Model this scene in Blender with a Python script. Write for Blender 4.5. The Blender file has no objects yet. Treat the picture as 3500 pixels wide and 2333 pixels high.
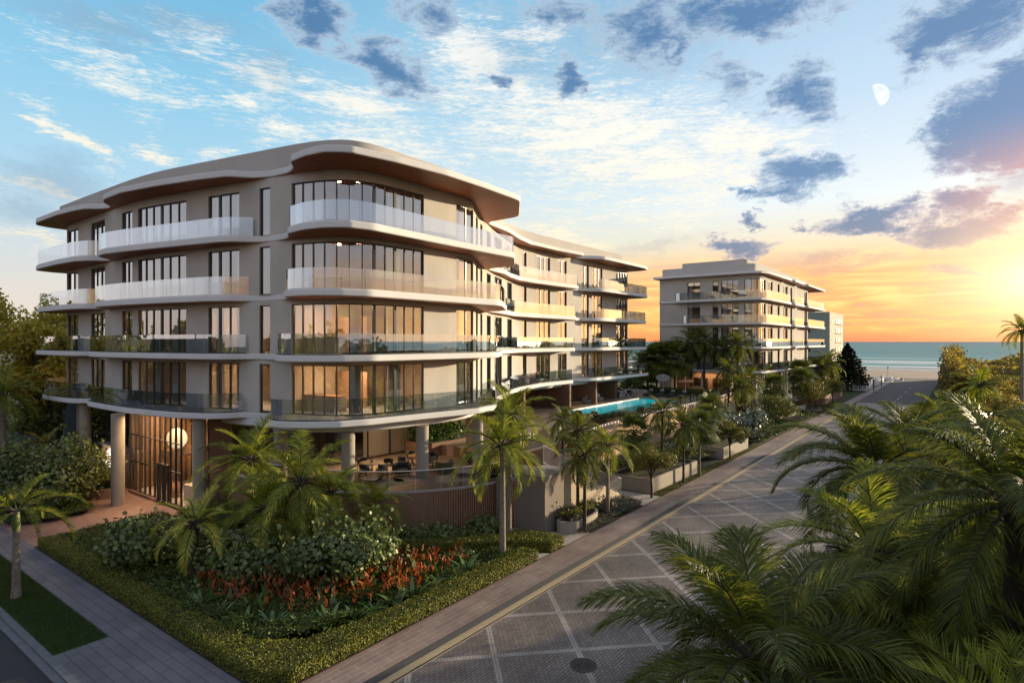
import bpy, math, random
import numpy as np
from mathutils import Vector
R=math.radians
rng=np.random.default_rng(7); random.seed(7)
sc=bpy.context.scene
COL=sc.collection
def srgb(r,g,b):
    f=lambda c:(c/255/12.92) if c/255<=.04045 else ((c/255+.055)/1.055)**2.4
    return (f(r),f(g),f(b),1)
# ------------------------------------------------------------------ materials
MATS={}
class NT:
    def __init__(s,tree): s.t=tree; s.n=tree.nodes; s.l=tree.links
    def node(s,typ,**kw):
        n=s.n.new(typ)
        for k,v in kw.items():
            if k.startswith('i_'): n.inputs[k[2:].replace('_',' ')].default_value=v
            else: setattr(n,k,v)
        return n
    def link(s,a,b): s.l.new(a,b)
    def math(s,op,a,b=None,c=None,clamp=False):
        n=s.n.new('ShaderNodeMath'); n.operation=op; n.use_clamp=clamp
        for i,v in enumerate((a,b,c)):
            if v is None: continue
            if hasattr(v,'is_linked') or hasattr(v,'links'): s.l.new(v,n.inputs[i])
            else: n.inputs[i].default_value=v
        return n.outputs[0]
    def mix(s,fac,a,b,mode='MIX'):
        n=s.n.new('ShaderNodeMix'); n.data_type='RGBA'; n.blend_type=mode; n.clamp_factor=True
        for i,v in ((0,fac),(6,a),(7,b)):
            if hasattr(v,'links'): s.l.new(v,n.inputs[i])
            else: n.inputs[i].default_value=v
        return n.outputs[2]
    def ramp(s,fac,stops,interp='LINEAR'):
        n=s.n.new('ShaderNodeValToRGB'); n.color_ramp.interpolation=interp
        e=n.color_ramp.elements
        while len(e)>1: e.remove(e[-1])
        e[0].position=stops[0][0]; e[0].color=stops[0][1]
        for p,c in stops[1:]:
            x=e.new(p); x.color=c
        s.l.new(fac,n.inputs[0]); return n.outputs[0]
    def smooth(s,v,a,b):
        n=s.n.new('ShaderNodeMapRange'); n.interpolation_type='SMOOTHSTEP'
        s.l.new(v,n.inputs[0]); n.inputs[1].default_value=a; n.inputs[2].default_value=b
        return n.outputs[0]
def newmat(name):
    m=bpy.data.materials.new(name); m.use_nodes=True
    t=NT(m.node_tree); b=m.node_tree.nodes['Principled BSDF']; MATS[name]=m
    return m,t,b
def c4(c): return (c[0],c[1],c[2],1)
def mat(name,col,rough=.8,var=.12,scale=3,bump=0,bscale=40,metal=0,spec=.5,emit=None,es=0,stain=0):
    m,t,b=newmat(name)
    b.inputs['Roughness'].default_value=rough; b.inputs['Metallic'].default_value=metal
    b.inputs['Specular IOR Level'].default_value=spec
    if var>0 or bump>0:
        g=t.node('ShaderNodeNewGeometry')
        n=t.node('ShaderNodeTexNoise'); n.inputs['Scale'].default_value=scale; n.inputs['Detail'].default_value=6
        t.link(g.outputs['Position'],n.inputs['Vector'])
        d=tuple(x*(1-var) for x in col[:3])+(1,); h=tuple(min(1,x*(1+var)) for x in col[:3])+(1,)
        o=t.ramp(n.outputs[0],[(.3,d),(.7,h)])
        t.link(o,b.inputs['Base Color'])
        if bump>0:
            n2=t.node('ShaderNodeTexNoise'); n2.inputs['Scale'].default_value=bscale; n2.inputs['Detail'].default_value=4
            t.link(g.outputs['Position'],n2.inputs['Vector'])
            bp=t.node('ShaderNodeBump'); bp.inputs['Strength'].default_value=bump; bp.inputs['Distance'].default_value=.02
            t.link(n2.outputs[0],bp.inputs['Height']); t.link(bp.outputs[0],b.inputs['Normal'])
    else: b.inputs['Base Color'].default_value=c4(col)
    if emit:
        b.inputs['Emission Color'].default_value=c4(emit); b.inputs['Emission Strength'].default_value=es
    return m
plaster=mat('plaster',(.52,.482,.44),.9,.10,.45,.3,60,spec=.2)
fascia=mat('fascia',(.68,.67,.67),.75,.03,.8,.1,80,spec=.25)
parapet_m=mat('parapet_plaster',(.47,.44,.415),.9,.04,.5,.2,50,spec=.2)
deckm=mat('balcony_tile',(.33,.30,.28),.5,.06,2)
framem=mat('dark_frame',(.035,.03,.028),.35,.0)
frame2=mat('bronze_frame',(.12,.10,.08),.4,.0)
curtain_m,t,b=newmat('curtain')
b.inputs['Base Color'].default_value=(.72,.68,.64,1); b.inputs['Roughness'].default_value=.9
interior=mat('interior_wall',(.34,.27,.20),.9,.05,1)
intfloor=mat('interior_floor',(.25,.19,.14),.5,.1,2)
brownwall=mat('brown_plaster',(.20,.115,.075),.85,.08,1,.2,40)
greywall=mat('taupe_plaster',(.21,.175,.15),.9,.06,1,.3,40)
beigewall=mat('beige_plaster',(.46,.37,.26),.9,.06,1,.3,40)
planterm=mat('planter_plaster',(.33,.285,.23),.9,.07,1.5,.3,50)
retain=mat('retaining_plaster',(.52,.33,.20),.9,.08,1,.3,40)
stone=mat('pale_stone',(.42,.38,.34),.8,.2,8,.2,30)
darkmetal=mat('dark_metal',(.04,.04,.04),.5,0)
whitemetal=mat('white_metal',(.62,.58,.54),.5,0)
whitepaint=mat('white_paint',(.72,.72,.72),.6,.04,3)
olive=mat('olive_fabric',(.065,.06,.025),.95,.15,10)
greyfab=mat('grey_fabric',(.20,.18,.17),.95,.1,10)
darkfab=mat('dark_fabric',(.035,.035,.032),.95,.1,10)
palefab=mat('pale_fabric',(.42,.42,.42),.9,.06,10)
woodm=mat('table_wood',(.16,.085,.045),.5,.2,9)
teak=mat('teak',(.30,.17,.08),.6,.2,9)
rugm=mat('rug',(.45,.40,.33),1,.1,20)
coppr=mat('copper_shade',(.42,.22,.13),.5,.08,5)
soil=mat('soil',(.035,.035,.018),1,.3,3,.5,15)
sandstone=mat('beach_wood',(.35,.32,.30),.8,.1,3)
warm=mat('warm_emitter',(1,.75,.45),.5,0,emit=(1,.72,.42),es=42)
warm_dim=mat('warm_strip',(1,.75,.45),.5,0,emit=(1,.75,.48),es=.7)
moonlamp=mat('lamp_globe',(.35,.27,.15),.5,0,emit=(1,.84,.52),es=.52)
signm=mat('sign_light',(1,.95,.85),.5,0,emit=(1,.93,.82),es=.9)
smalllight=mat('small_light',(1,.9,.8),.5,0,emit=(1,.85,.68),es=.8)
coral=mat('sail_shade',(.5,.3,.14),.8,0)
greenb=mat('green_grey_render',(.25,.31,.27),.9,.05,.2)
cream=mat('cream_render',(.5,.46,.38),.9,.05,.2)
bluewall=mat('blue_wall',(.05,.08,.10),.8,.1,1)

def wood_lines(name,c1,c2,freq,axis,rough=.55,rot=0,bump=.0):
    m,t,b=newmat(name); b.inputs['Roughness'].default_value=rough
    g=t.node('ShaderNodeNewGeometry'); mp=t.node('ShaderNodeMapping'); mp.inputs['Rotation'].default_value=(0,0,rot)
    t.link(g.outputs['Position'],mp.inputs[0])
    sx=t.node('ShaderNodeSeparateXYZ'); t.link(mp.outputs[0],sx.inputs[0])
    v=t.math('MULTIPLY',sx.outputs[axis],freq); fr=t.math('FRACT',v); fl=t.math('FLOOR',v)
    wn=t.node('ShaderNodeTexWhiteNoise'); wn.noise_dimensions='1D'; t.link(fl,wn.inputs['W'])
    n=t.node('ShaderNodeTexNoise'); n.inputs['Scale'].default_value=2.5; n.inputs['Detail'].default_value=8
    mp2=t.node('ShaderNodeMapping'); mp2.inputs['Scale'].default_value=(6,.6,6) if axis==0 else (.6,6,6); t.link(mp.outputs[0],mp2.inputs[0]); t.link(mp2.outputs[0],n.inputs['Vector'])
    f=t.math('ADD',t.math('MULTIPLY',wn.outputs[0],.5),t.math('MULTIPLY',n.outputs[0],.5))
    col=t.mix(f,c4(c1),c4(c2)); gap=t.math('LESS_THAN',fr,.05)
    t.link(t.mix(gap,col,tuple(x*.3 for x in c1[:3])+(1,)),b.inputs['Base Color'])
    return m
soffit=wood_lines('wood_soffit',(.42,.115,.04),(.62,.19,.07),7,1,.5)
slat=mat('slat_wood',(.38,.20,.125),.65,.15,5)
slatlite=mat('slat_wood_light',(.33,.19,.11),.6,.15,5)

def glassmat(name,tint,base,power,gl=(1,1,1,1),rough=0.0):
    m=bpy.data.materials.new(name); m.use_nodes=True; t=NT(m.node_tree); t.n.clear(); MATS[name]=m
    o=t.node('ShaderNodeOutputMaterial'); tr=t.node('ShaderNodeBsdfTransparent'); tr.inputs[0].default_value=c4(tint)
    g=t.node('ShaderNodeBsdfGlossy'); g.inputs['Roughness'].default_value=rough; g.inputs[0].default_value=gl
    lw=t.node('ShaderNodeLayerWeight'); lw.inputs[0].default_value=.5
    f=t.math('ADD',t.math('MULTIPLY',t.math('POWER',lw.outputs['Facing'],power),1-base),base,clamp=True)
    ms=t.node('ShaderNodeMixShader'); t.link(f,ms.inputs[0]); t.link(tr.outputs[0],ms.inputs[1]); t.link(g.outputs[0],ms.inputs[2]); t.link(ms.outputs[0],o.inputs[0])
    return m
wglass=glassmat('window_glass',(.78,.80,.80),.27,2.2)
dglass=glassmat('storefront_glass',(.62,.60,.56),.10,3.5)
railglass=glassmat('rail_glass',(.82,.87,.91),.17,1.5,(.95,.97,1,1))
lobglass=glassmat('lobby_glass',(.85,.82,.78),.05,4)
def water_pool():
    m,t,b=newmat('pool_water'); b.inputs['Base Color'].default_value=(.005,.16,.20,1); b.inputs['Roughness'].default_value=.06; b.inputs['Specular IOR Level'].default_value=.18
    b.inputs['Emission Color'].default_value=(.0,.30,.36,1); b.inputs['Emission Strength'].default_value=.5  # emission added so the water glows turquoise without a lamp
    g=t.node('ShaderNodeNewGeometry'); n=t.node('ShaderNodeTexNoise'); n.inputs['Scale'].default_value=2.2; n.inputs['Detail'].default_value=4; n.inputs['Distortion'].default_value=.6
    t.link(g.outputs['Position'],n.inputs['Vector']); bp=t.node('ShaderNodeBump'); bp.inputs['Strength'].default_value=.3; bp.inputs['Distance'].default_value=.08
    t.link(n.outputs[0],bp.inputs['Height']); t.link(bp.outputs[0],b.inputs['Normal']); return m
poolwater=water_pool()
def brickmat(name,c1,c2,mort,bw,bh,ms,rot=0,rough=.85,offset=.5,bump=.3,noise=.25,nscale=1.2,lattice=False):
    m,t,b=newmat(name); b.inputs['Roughness'].default_value=rough; b.inputs['Specular IOR Level'].default_value=.5
    g=t.node('ShaderNodeNewGeometry'); mp=t.node('ShaderNodeMapping'); mp.inputs['Rotation'].default_value=(0,0,rot)
    t.link(g.outputs['Position'],mp.inputs[0])
    br=t.node('ShaderNodeTexBrick'); br.offset=offset; br.inputs['Scale'].default_value=1
    br.inputs['Color1'].default_value=c4(c1); br.inputs['Color2'].default_value=c4(c2); br.inputs['Mortar'].default_value=c4(mort)
    br.inputs['Brick Width'].default_value=bw; br.inputs['Row Height'].default_value=bh; br.inputs['Mortar Size'].default_value=ms
    br.inputs['Mortar Smooth'].default_value=.3
    t.link(mp.outputs[0],br.inputs['Vector'])
    n=t.node('ShaderNodeTexNoise'); n.inputs['Scale'].default_value=nscale; n.inputs['Detail'].default_value=9; n.inputs['Roughness'].default_value=.65
    t.link(g.outputs['Position'],n.inputs['Vector'])
    f=t.ramp(n.outputs[0],[(.3,(1-noise,)*3+(1,)),(.7,(1+noise,)*3+(1,))])
    nb=t.node('ShaderNodeTexNoise'); nb.inputs['Scale'].default_value=.28; nb.inputs['Detail'].default_value=5; t.link(g.outputs['Position'],nb.inputs['Vector']); f=t.mix(1,f,t.ramp(nb.outputs[0],[(.35,(.72,.72,.74,1)),(.6,(1.12,1.1,1.08,1))]),'MULTIPLY')
    col=t.mix(1,br.outputs['Color'],f,'MULTIPLY')
    if lattice:
        sx=t.node('ShaderNodeSeparateXYZ'); t.link(g.outputs['Position'],sx.inputs[0])
        s2=1/math.sqrt(2)
        p=t.math('MULTIPLY',t.math('ADD',sx.outputs[0],sx.outputs[1]),s2); q=t.math('MULTIPLY',t.math('SUBTRACT',sx.outputs[0],sx.outputs[1]),s2)
        def ln(v,o):
            a=t.math('FRACT',t.math('DIVIDE',t.math('ADD',v,-o+27),2.7)); return t.math('LESS_THAN',a,.075)
        a=t.math('MAXIMUM',ln(p,18.85),ln(q,4.71))
        edge=t.math('GREATER_THAN',sx.outputs[1],12.95)
        br2=t.node('ShaderNodeTexBrick'); br2.offset=0; br2.inputs['Scale'].default_value=1
        br2.inputs['Color1'].default_value=(.42,.37,.335,1); br2.inputs['Color2'].default_value=(.35,.31,.28,1); br2.inputs['Mortar'].default_value=(.06,.05,.05,1)
        br2.inputs['Brick Width'].default_value=.1; br2.inputs['Row Height'].default_value=.1; br2.inputs['Mortar Size'].default_value=.006
        mp3=t.node('ShaderNodeMapping'); mp3.inputs['Rotation'].default_value=(0,0,R(45)); t.link(g.outputs['Position'],mp3.inputs[0]); t.link(mp3.outputs[0],br2.inputs['Vector'])
        c2_=t.mix(1,br2.outputs['Color'],f,'MULTIPLY')
        col=t.mix(a,col,c2_)
    t.link(col,b.inputs['Base Color'])
    if bump:
        bp=t.node('ShaderNodeBump'); bp.inputs['Strength'].default_value=bump; bp.inputs['Distance'].default_value=.01
        inv=t.math('SUBTRACT',1,br.outputs['Fac']); t.link(inv,bp.inputs['Height']); t.link(bp.outputs[0],b.inputs['Normal'])
    return m
pavers=brickmat('road_pavers',(.165,.13,.115),(.23,.19,.17),(.035,.028,.028),.22,.11,.012,R(0),.55,.5,.5,.25,.8,True)
walkm=brickmat('walk_slabs',(.125,.122,.142),(.155,.15,.17),(.05,.05,.06),1.1,.33,.012,R(90),.75,.4,.3,.12,.8)
plazam=brickmat('plaza_brick',(.25,.15,.12),(.30,.18,.145),(.09,.05,.04),.7,.22,.01,R(90),.7,.4,.3,.15,1)
mwalk=brickmat('pink_tiles',(.23,.165,.14),(.29,.215,.18),(.42,.34,.30),.9,.24,.012,0,.6,.5,.25,.15,1)
decktile=brickmat('deck_tiles',(.30,.22,.16),(.34,.25,.19),(.16,.11,.08),1.2,.6,.008,0,.45,.5,.1,.1,1)
asphalt=mat('asphalt',(.03,.031,.04),.85,.2,12,.4,120)
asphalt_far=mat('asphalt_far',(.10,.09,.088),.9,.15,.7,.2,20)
kerbm=mat('kerb_concrete',(.13,.14,.16),.85,.15,3,.2,30)
gutter=mat('gutter_dark',(.045,.04,.045),.8,.1,3)
yellow=mat('yellow_stripe',(.37,.29,.17),.7,.12,6)
paleline=mat('pale_line',(.46,.36,.25),.7,.1,6)
grassbase=mat('grass_soil',(.03,.055,.015),1,.35,4,.6,30)
manholem=mat('cast_iron',(.055,.045,.045),.6,.2,30,.6,60,metal=.4)
def groundmat():
    m,t,b=newmat('ground'); b.inputs['Roughness'].default_value=1
    g=t.node('ShaderNodeNewGeometry'); sx=t.node('ShaderNodeSeparateXYZ'); t.link(g.outputs['Position'],sx.inputs[0])
    n=t.node('ShaderNodeTexNoise'); n.inputs['Scale'].default_value=.12; n.inputs['Detail'].default_value=8; t.link(g.outputs['Position'],n.inputs['Vector'])
    xx=t.math('ADD',sx.outputs[0],t.math('MULTIPLY',n.outputs[0],14))
    sand=t.ramp(n.outputs[0],[(.3,(.22,.165,.14,1)),(.7,(.34,.26,.215,1))])
    grn=t.ramp(n.outputs[0],[(.3,(.03,.045,.012,1)),(.7,(.06,.075,.02,1))])
    t.link(t.mix(t.smooth(xx,196,206),grn,sand),b.inputs['Base Color']); return m
groundm=groundmat()
def seamat():
    m,t,b=newmat('sea'); b.inputs['Roughness'].default_value=.5; b.inputs['Specular IOR Level'].default_value=.15
    g=t.node('ShaderNodeNewGeometry'); sx=t.node('ShaderNodeSeparateXYZ'); t.link(g.outputs['Position'],sx.inputs[0])
    mp=t.node('ShaderNodeMapping'); mp.inputs['Scale'].default_value=(.11,.018,.1); mp.inputs['Rotation'].default_value=(0,0,R(0)); t.link(g.outputs['Position'],mp.inputs[0])
    n=t.node('ShaderNodeTexNoise'); n.inputs['Scale'].default_value=1; n.inputs['Detail'].default_value=8; n.inputs['Roughness'].default_value=.6; t.link(mp.outputs[0],n.inputs['Vector'])
    mp2=t.node('ShaderNodeMapping'); mp2.inputs['Scale'].default_value=(.02,.006,.1); t.link(g.outputs['Position'],mp2.inputs[0])
    n2=t.node('ShaderNodeTexNoise'); n2.inputs['Scale'].default_value=1; n2.inputs['Detail'].default_value=5; t.link(mp2.outputs[0],n2.inputs['Vector'])
    x=sx.outputs[0]
    w=t.math('ADD',x,t.math('MULTIPLY',n2.outputs[0],70)); w=t.math('ADD',w,t.math('MULTIPLY',n.outputs[0],26))
    def band(c,hw): return t.math('SUBTRACT',1,t.math('DIVIDE',t.math('ABSOLUTE',t.math('SUBTRACT',w,c)),hw),clamp=True)
    foam=t.math('MAXIMUM',band(302,7),t.math('MAXIMUM',band(335,15),t.math('MAXIMUM',band(400,24),band(365,8))))
    foam=t.math('MAXIMUM',foam,t.math('MULTIPLY',band(480,12),.5))
    mp4=t.node('ShaderNodeMapping'); mp4.inputs['Scale'].default_value=(.6,.09,.3); t.link(g.outputs['Position'],mp4.inputs[0])
    n4=t.node('ShaderNodeTexNoise'); n4.inputs['Scale'].default_value=1; n4.inputs['Detail'].default_value=6; t.link(mp4.outputs[0],n4.inputs['Vector'])
    foam=t.smooth(t.math('MULTIPLY',foam,t.math('ADD',n4.outputs[0],.5)),.15,.5)
    deep=t.mix(t.smooth(x,280,700),(.08,.32,.31,1),(.015,.20,.23,1))
    deep=t.mix(t.smooth(x,900,5000),deep,(.05,.14,.17,1))
    wav=t.math('ADD',t.math('MULTIPLY',n.outputs[0],.6),t.math('MULTIPLY',n4.outputs[0],.4))
    deep=t.mix(t.smooth(wav,.38,.62),deep,t.mix(.6,deep,(.20,.31,.31,1)))
    shore=t.smooth(x,252,300); col=t.mix(shore,(.33,.29,.25,1),deep)
    t.link(t.mix(foam,col,(.66,.66,.64,1)),b.inputs['Base Color'])
    bp=t.node('ShaderNodeBump'); bp.inputs['Strength'].default_value=.35; bp.inputs['Distance'].default_value=1.0; t.link(n.outputs[0],bp.inputs['Height']); t.link(bp.outputs[0],b.inputs['Normal'])
    return m
sea_m=seamat()
def leafmat(name,dark,light,rough=.5,trans=.25,spec=.4):
    m=bpy.data.materials.new(name); m.use_nodes=True; t=NT(m.node_tree); MATS[name]=m
    b=m.node_tree.nodes['Principled BSDF']; o=m.node_tree.nodes['Material Output']
    g=t.node('ShaderNodeNewGeometry'); n=t.node('ShaderNodeTexNoise'); n.inputs['Scale'].default_value=1.3; n.inputs['Detail'].default_value=3
    t.link(g.outputs['Position'],n.inputs['Vector'])
    f=t.math('ADD',t.math('MULTIPLY',g.outputs['Random Per Island'],.55),t.math('MULTIPLY',n.outputs[0],.55),clamp=True)
    col=t.mix(t.smooth(f,.2,.9),c4(dark),c4(light))
    t.link(col,b.inputs['Base Color']); b.inputs['Roughness'].default_value=rough; b.inputs['Specular IOR Level'].default_value=spec
    tl=t.node('ShaderNodeBsdfTranslucent'); t.link(t.mix(1,col,(1.3,1.25,.6,1),'MULTIPLY'),tl.inputs[0])
    ms=t.node('ShaderNodeMixShader'); ms.inputs[0].default_value=trans
    t.link(b.outputs[0],ms.inputs[1]); t.link(tl.outputs[0],ms.inputs[2]); t.link(ms.outputs[0],o.inputs[0]); return m
L_palm=leafmat('palm_leaf',(.10,.15,.02),(.37,.38,.055),.55,.42,.3)  # leaf colour brightened in place of warm uplights on the garden palms
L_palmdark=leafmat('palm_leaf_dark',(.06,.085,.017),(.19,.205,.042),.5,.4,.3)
L_palmyel=leafmat('palm_leaf_yellow',(.22,.25,.03),(.55,.50,.06),.45,.35,.5)  # own yellow, brightened as well in place of uplights
L_fan=leafmat('fan_leaf',(.055,.08,.02),(.17,.20,.05),.5,.25)
L_grape=leafmat('seagrape_leaf',(.05,.08,.025),(.20,.24,.07),.4,.15,.5)
L_silver=leafmat('silver_leaf',(.09,.11,.08),(.22,.26,.21),.5,.15,.5)
L_bush=leafmat('bush_leaf',(.05,.065,.014),(.15,.165,.035),.6,.2)
L_olive=leafmat('olive_tree_leaf',(.06,.07,.015),(.19,.175,.035),.6,.3)
L_suntint=leafmat('sun_tinted_leaf',(.26,.23,.035),(.60,.49,.09),.6,.4)  # golden sunlight put into the leaf colour; these trees stand in shade
L_hedge=leafmat('hedge_leaf',(.07,.09,.012),(.27,.26,.03),.6,.2)
L_mound=leafmat('mound_leaf',(.03,.05,.008),(.12,.16,.02),.6,.2)
L_grey=leafmat('grey_cover_leaf',(.06,.065,.045),(.20,.18,.14),.7,.1)
L_broad=leafmat('broad_leaf',(.03,.07,.02),(.11,.19,.05),.35,.15,.6)
L_red=leafmat('red_bract',(.13,.022,.010),(.50,.13,.03),.5,.3)
L_pine=leafmat('conifer_leaf',(.008,.012,.006),(.022,.03,.014),.8,.05,.2)
L_grass=leafmat('grass_leaf',(.03,.06,.012),(.08,.12,.025),.7,.2)
L_grassy=leafmat('lawn_leaf',(.07,.08,.012),(.18,.16,.03),.7,.25)
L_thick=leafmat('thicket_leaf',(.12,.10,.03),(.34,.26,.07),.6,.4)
barkm=mat('palm_bark',(.22,.18,.14),.9,.3,6,.6,12)
barkdark=mat('dark_bark',(.06,.045,.03),.9,.3,6,.6,12)
greenshaft=mat('green_shaft',(.10,.14,.03),.5,.15,3)

# ------------------------------------------------------------------ mesh builder
class G:
    def __init__(s): s.V=[];s.F=[];s.n=0
    def add(s,v,f,mi=0):
        v=np.asarray(v,dtype=np.float32).reshape(-1,3); f=np.asarray(f,dtype=np.int32)
        if f.ndim==1: f=f.reshape(1,-1)
        s.V.append(v); s.F.append((f+s.n,mi)); s.n+=len(v)
    def box(s,x0,y0,z0,x1,y1,z1,mi=0):
        v=[(x0,y0,z0),(x1,y0,z0),(x1,y1,z0),(x0,y1,z0),(x0,y0,z1),(x1,y0,z1),(x1,y1,z1),(x0,y1,z1)]
        s.add(v,[(0,3,2,1),(4,5,6,7),(0,1,5,4),(1,2,6,5),(2,3,7,6),(3,0,4,7)],mi)
    def obox(s,cx,cy,cz,sx,sy,sz,a=0,mi=0,tilt=0):
        c,d=math.cos(a),math.sin(a); ct,st=math.cos(tilt),math.sin(tilt); v=[]
        for z in (-.5,.5):
            for x,y in ((-.5,-.5),(.5,-.5),(.5,.5),(-.5,.5)):
                X,Y,Z=x*sx,y*sy,z*sz
                X,Z=X*ct+Z*st,-X*st+Z*ct
                v.append((cx+X*c-Y*d,cy+X*d+Y*c,cz+Z))
        s.add(v,[(0,3,2,1),(4,5,6,7),(0,1,5,4),(1,2,6,5),(2,3,7,6),(3,0,4,7)],mi)
    def prism(s,poly,z0,z1,mt=0,ms=0,mb=0,prof=None):
        poly=[tuple(p) for p in poly]
        A=sum(a[0]*b[1]-b[0]*a[1] for a,b in zip(poly,poly[1:]+poly[:1]))
        if A<0: poly=poly[::-1]
        n=len(poly)
        prof=prof or [(0,z0),(0,z1)]
        v=[]
        for d,z in prof:
            pp=offs(poly,d,True) if d else poly
            v+=[(p[0],p[1],z) for p in pp]
        s.V.append(np.array(v,dtype=np.float32)); b=s.n; s.n+=len(v)
        k=len(prof)
        q=[]
        for r in range(k-1):
            for i in range(n):
                j=(i+1)%n; q.append((b+r*n+i,b+r*n+j,b+(r+1)*n+j,b+(r+1)*n+i))
        s.F.append((np.array(q,dtype=np.int32),ms))
        s.F.append((np.array([[b+(k-1)*n+i for i in range(n)]],dtype=np.int32),mt))
        s.F.append((np.array([[b+n-1-i for i in range(n)]],dtype=np.int32),mb))
    def tube(s,pts,rad,n=8,mi=0,cap=True):
        pts=np.array(pts,float); m=len(pts)
        if np.isscalar(rad): rad=[rad]*m
        v=[]
        for i in range(m):
            t=pts[min(i+1,m-1)]-pts[max(i-1,0)]; t/=np.linalg.norm(t)+1e-9
            a=np.array((0,0,1.)) if abs(t[2])<.9 else np.array((1.,0,0))
            u=np.cross(t,a); u/=np.linalg.norm(u); w=np.cross(t,u)
            for k in range(n):
                an=2*math.pi*k/n; v.append(pts[i]+rad[i]*(math.cos(an)*u+math.sin(an)*w))
        b=s.n; s.V.append(np.array(v,dtype=np.float32)); s.n+=len(v); q=[]
        for i in range(m-1):
            for k in range(n):
                j=(k+1)%n; q.append((b+i*n+k,b+i*n+j,b+(i+1)*n+j,b+(i+1)*n+k))
        s.F.append((np.array(q,dtype=np.int32),mi))
        if cap:
            s.F.append((np.array([[b+k for k in range(n)][::-1]],dtype=np.int32),mi)); s.F.append((np.array([[b+(m-1)*n+k for k in range(n)]],dtype=np.int32),mi))
    def cyl(s,x,y,z0,z1,r,n=24,mi=0,r2=None): s.tube([(x,y,z0),(x,y,z1)],[r,r if r2 is None else r2],n,mi)
    def lathe(s,x,y,prof,n=24,mi=0,sx=1,sy=1):
        v=[(x+sx*r*math.cos(2*math.pi*k/n),y+sy*r*math.sin(2*math.pi*k/n),z) for r,z in prof for k in range(n)]
        q=[(i*n+k,i*n+(k+1)%n,(i+1)*n+(k+1)%n,(i+1)*n+k) for i in range(len(prof)-1) for k in range(n)]
        s.add(v,q,mi)
    def build(s,name,mats,parent=None,smooth=None,loc=None):
        if not isinstance(mats,(list,tuple)): mats=[mats]
        me=bpy.data.meshes.new(name)
        V=np.concatenate(s.V) if s.V else np.zeros((0,3),np.float32)
        if loc is not None: V=V-np.array(loc,dtype=np.float32)
        me.vertices.add(len(V)); me.vertices.foreach_set('co',V.ravel())
        tot=[np.full(len(f),f.shape[1],np.int32) for f,_ in s.F]; mi=[np.full(len(f),m,np.int32) for f,m in s.F]
        lo=np.concatenate([f.ravel() for f,_ in s.F]); tot=np.concatenate(tot); mi=np.concatenate(mi)
        me.loops.add(len(lo)); me.loops.foreach_set('vertex_index',lo)
        me.polygons.add(len(tot)); st=np.concatenate([[0],np.cumsum(tot)[:-1]]).astype(np.int32)
        me.polygons.foreach_set('loop_start',st); me.polygons.foreach_set('material_index',mi)
        for m in mats: me.materials.append(m)
        me.update(calc_edges=True)
        if smooth is not None:
            me.shade_smooth(); me.set_sharp_from_angle(angle=R(smooth))
        else: me.shade_flat()
        o=bpy.data.objects.new(name,me); COL.objects.link(o)
        if parent is not None: o.parent=parent
        if loc is not None: o.location=loc
        return o
def tag(o,label,cat,group=None,kind=None):
    if label: o['label']=label
    if cat: o['category']=cat
    if group: o['group']=group
    if kind: o['kind']=kind
    return o
def thing(name,label,cat,loc=(0,0,0),rz=0,group=None):
    o=bpy.data.objects.new(name,None); COL.objects.link(o); o.location=loc; o.rotation_euler=(0,0,rz); o.empty_display_size=.3
    return tag(o,label,cat,group)
def struct(o): o['kind']='structure'; return o
def dup(root,label,loc=None,rz=None,scale=None,group=None):
    r=root.copy(); COL.objects.link(r); r['label']=label
    if group: r['group']=group
    if loc is not None: r.location=loc
    if rz is not None: r.rotation_euler=(0,0,rz)
    if scale is not None: r.scale=(scale,)*3 if not isinstance(scale,tuple) else scale
    def rec(a,b):
        for ch in list(a.children):
            c=ch.copy(); COL.objects.link(c); c.parent=b; rec(ch,c)
    rec(root,r); return r
# ------------------------------------------------------------------ plan helpers
def chaikin(p,n=2,closed=False):
    for _ in range(n):
        q=[] if closed else [p[0]]
        N=len(p)
        for i in range(N if closed else N-1):
            a=p[i];b=p[(i+1)%N]
            q+=[(a[0]*.75+b[0]*.25,a[1]*.75+b[1]*.25),(a[0]*.25+b[0]*.75,a[1]*.25+b[1]*.75)]
        if not closed:q.append(p[-1])
        p=q
    return p
def offs(p,d,closed=False):   # offset to the left of travel (inside for a CCW ring)
    n=len(p); out=[]
    for i in range(n):
        a=p[i-1] if (closed or i>0) else p[i]; b=p[(i+1)%n] if (closed or i<n-1) else p[i]
        c=p[i]
        def nr(u,v):
            dx,dy=v[0]-u[0],v[1]-u[1]; L=math.hypot(dx,dy)
            return (-dy/L,dx/L) if L>1e-9 else None
        n1=nr(a,c) if a!=c else None; n2=nr(c,b) if b!=c else None
        if n1 is None: n1=n2
        if n2 is None: n2=n1
        mx,my=n1[0]+n2[0],n1[1]+n2[1]; L2=mx*mx+my*my
        k=2/max(L2,1.0)
        out.append((c[0]+mx*k*d,c[1]+my*k*d))
    return out
class Path:
    def __init__(s,p):
        s.p=p; s.S=[0]
        for a,b in zip(p,p[1:]): s.S.append(s.S[-1]+math.dist(a,b))
        s.L=s.S[-1]
    def at(s,x,d=0):
        x=max(0,min(s.L-1e-6,x)); i=0
        import bisect
        i=max(0,min(len(s.p)-2,bisect.bisect_right(s.S,x)-1)); a,b=s.p[i],s.p[i+1]; L=s.S[i+1]-s.S[i]; t=(x-s.S[i])/L
        tx,ty=(b[0]-a[0])/L,(b[1]-a[1])/L; nx,ny=ty,-tx   # outward = right of travel
        return (a[0]+t*(b[0]-a[0])-nx*d, a[1]+t*(b[1]-a[1])-ny*d, math.atan2(ty,tx))
    def cuts(s,a,b): return [a]+[x for x in s.S if a+1e-3<x<b-1e-3]+[b]
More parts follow.
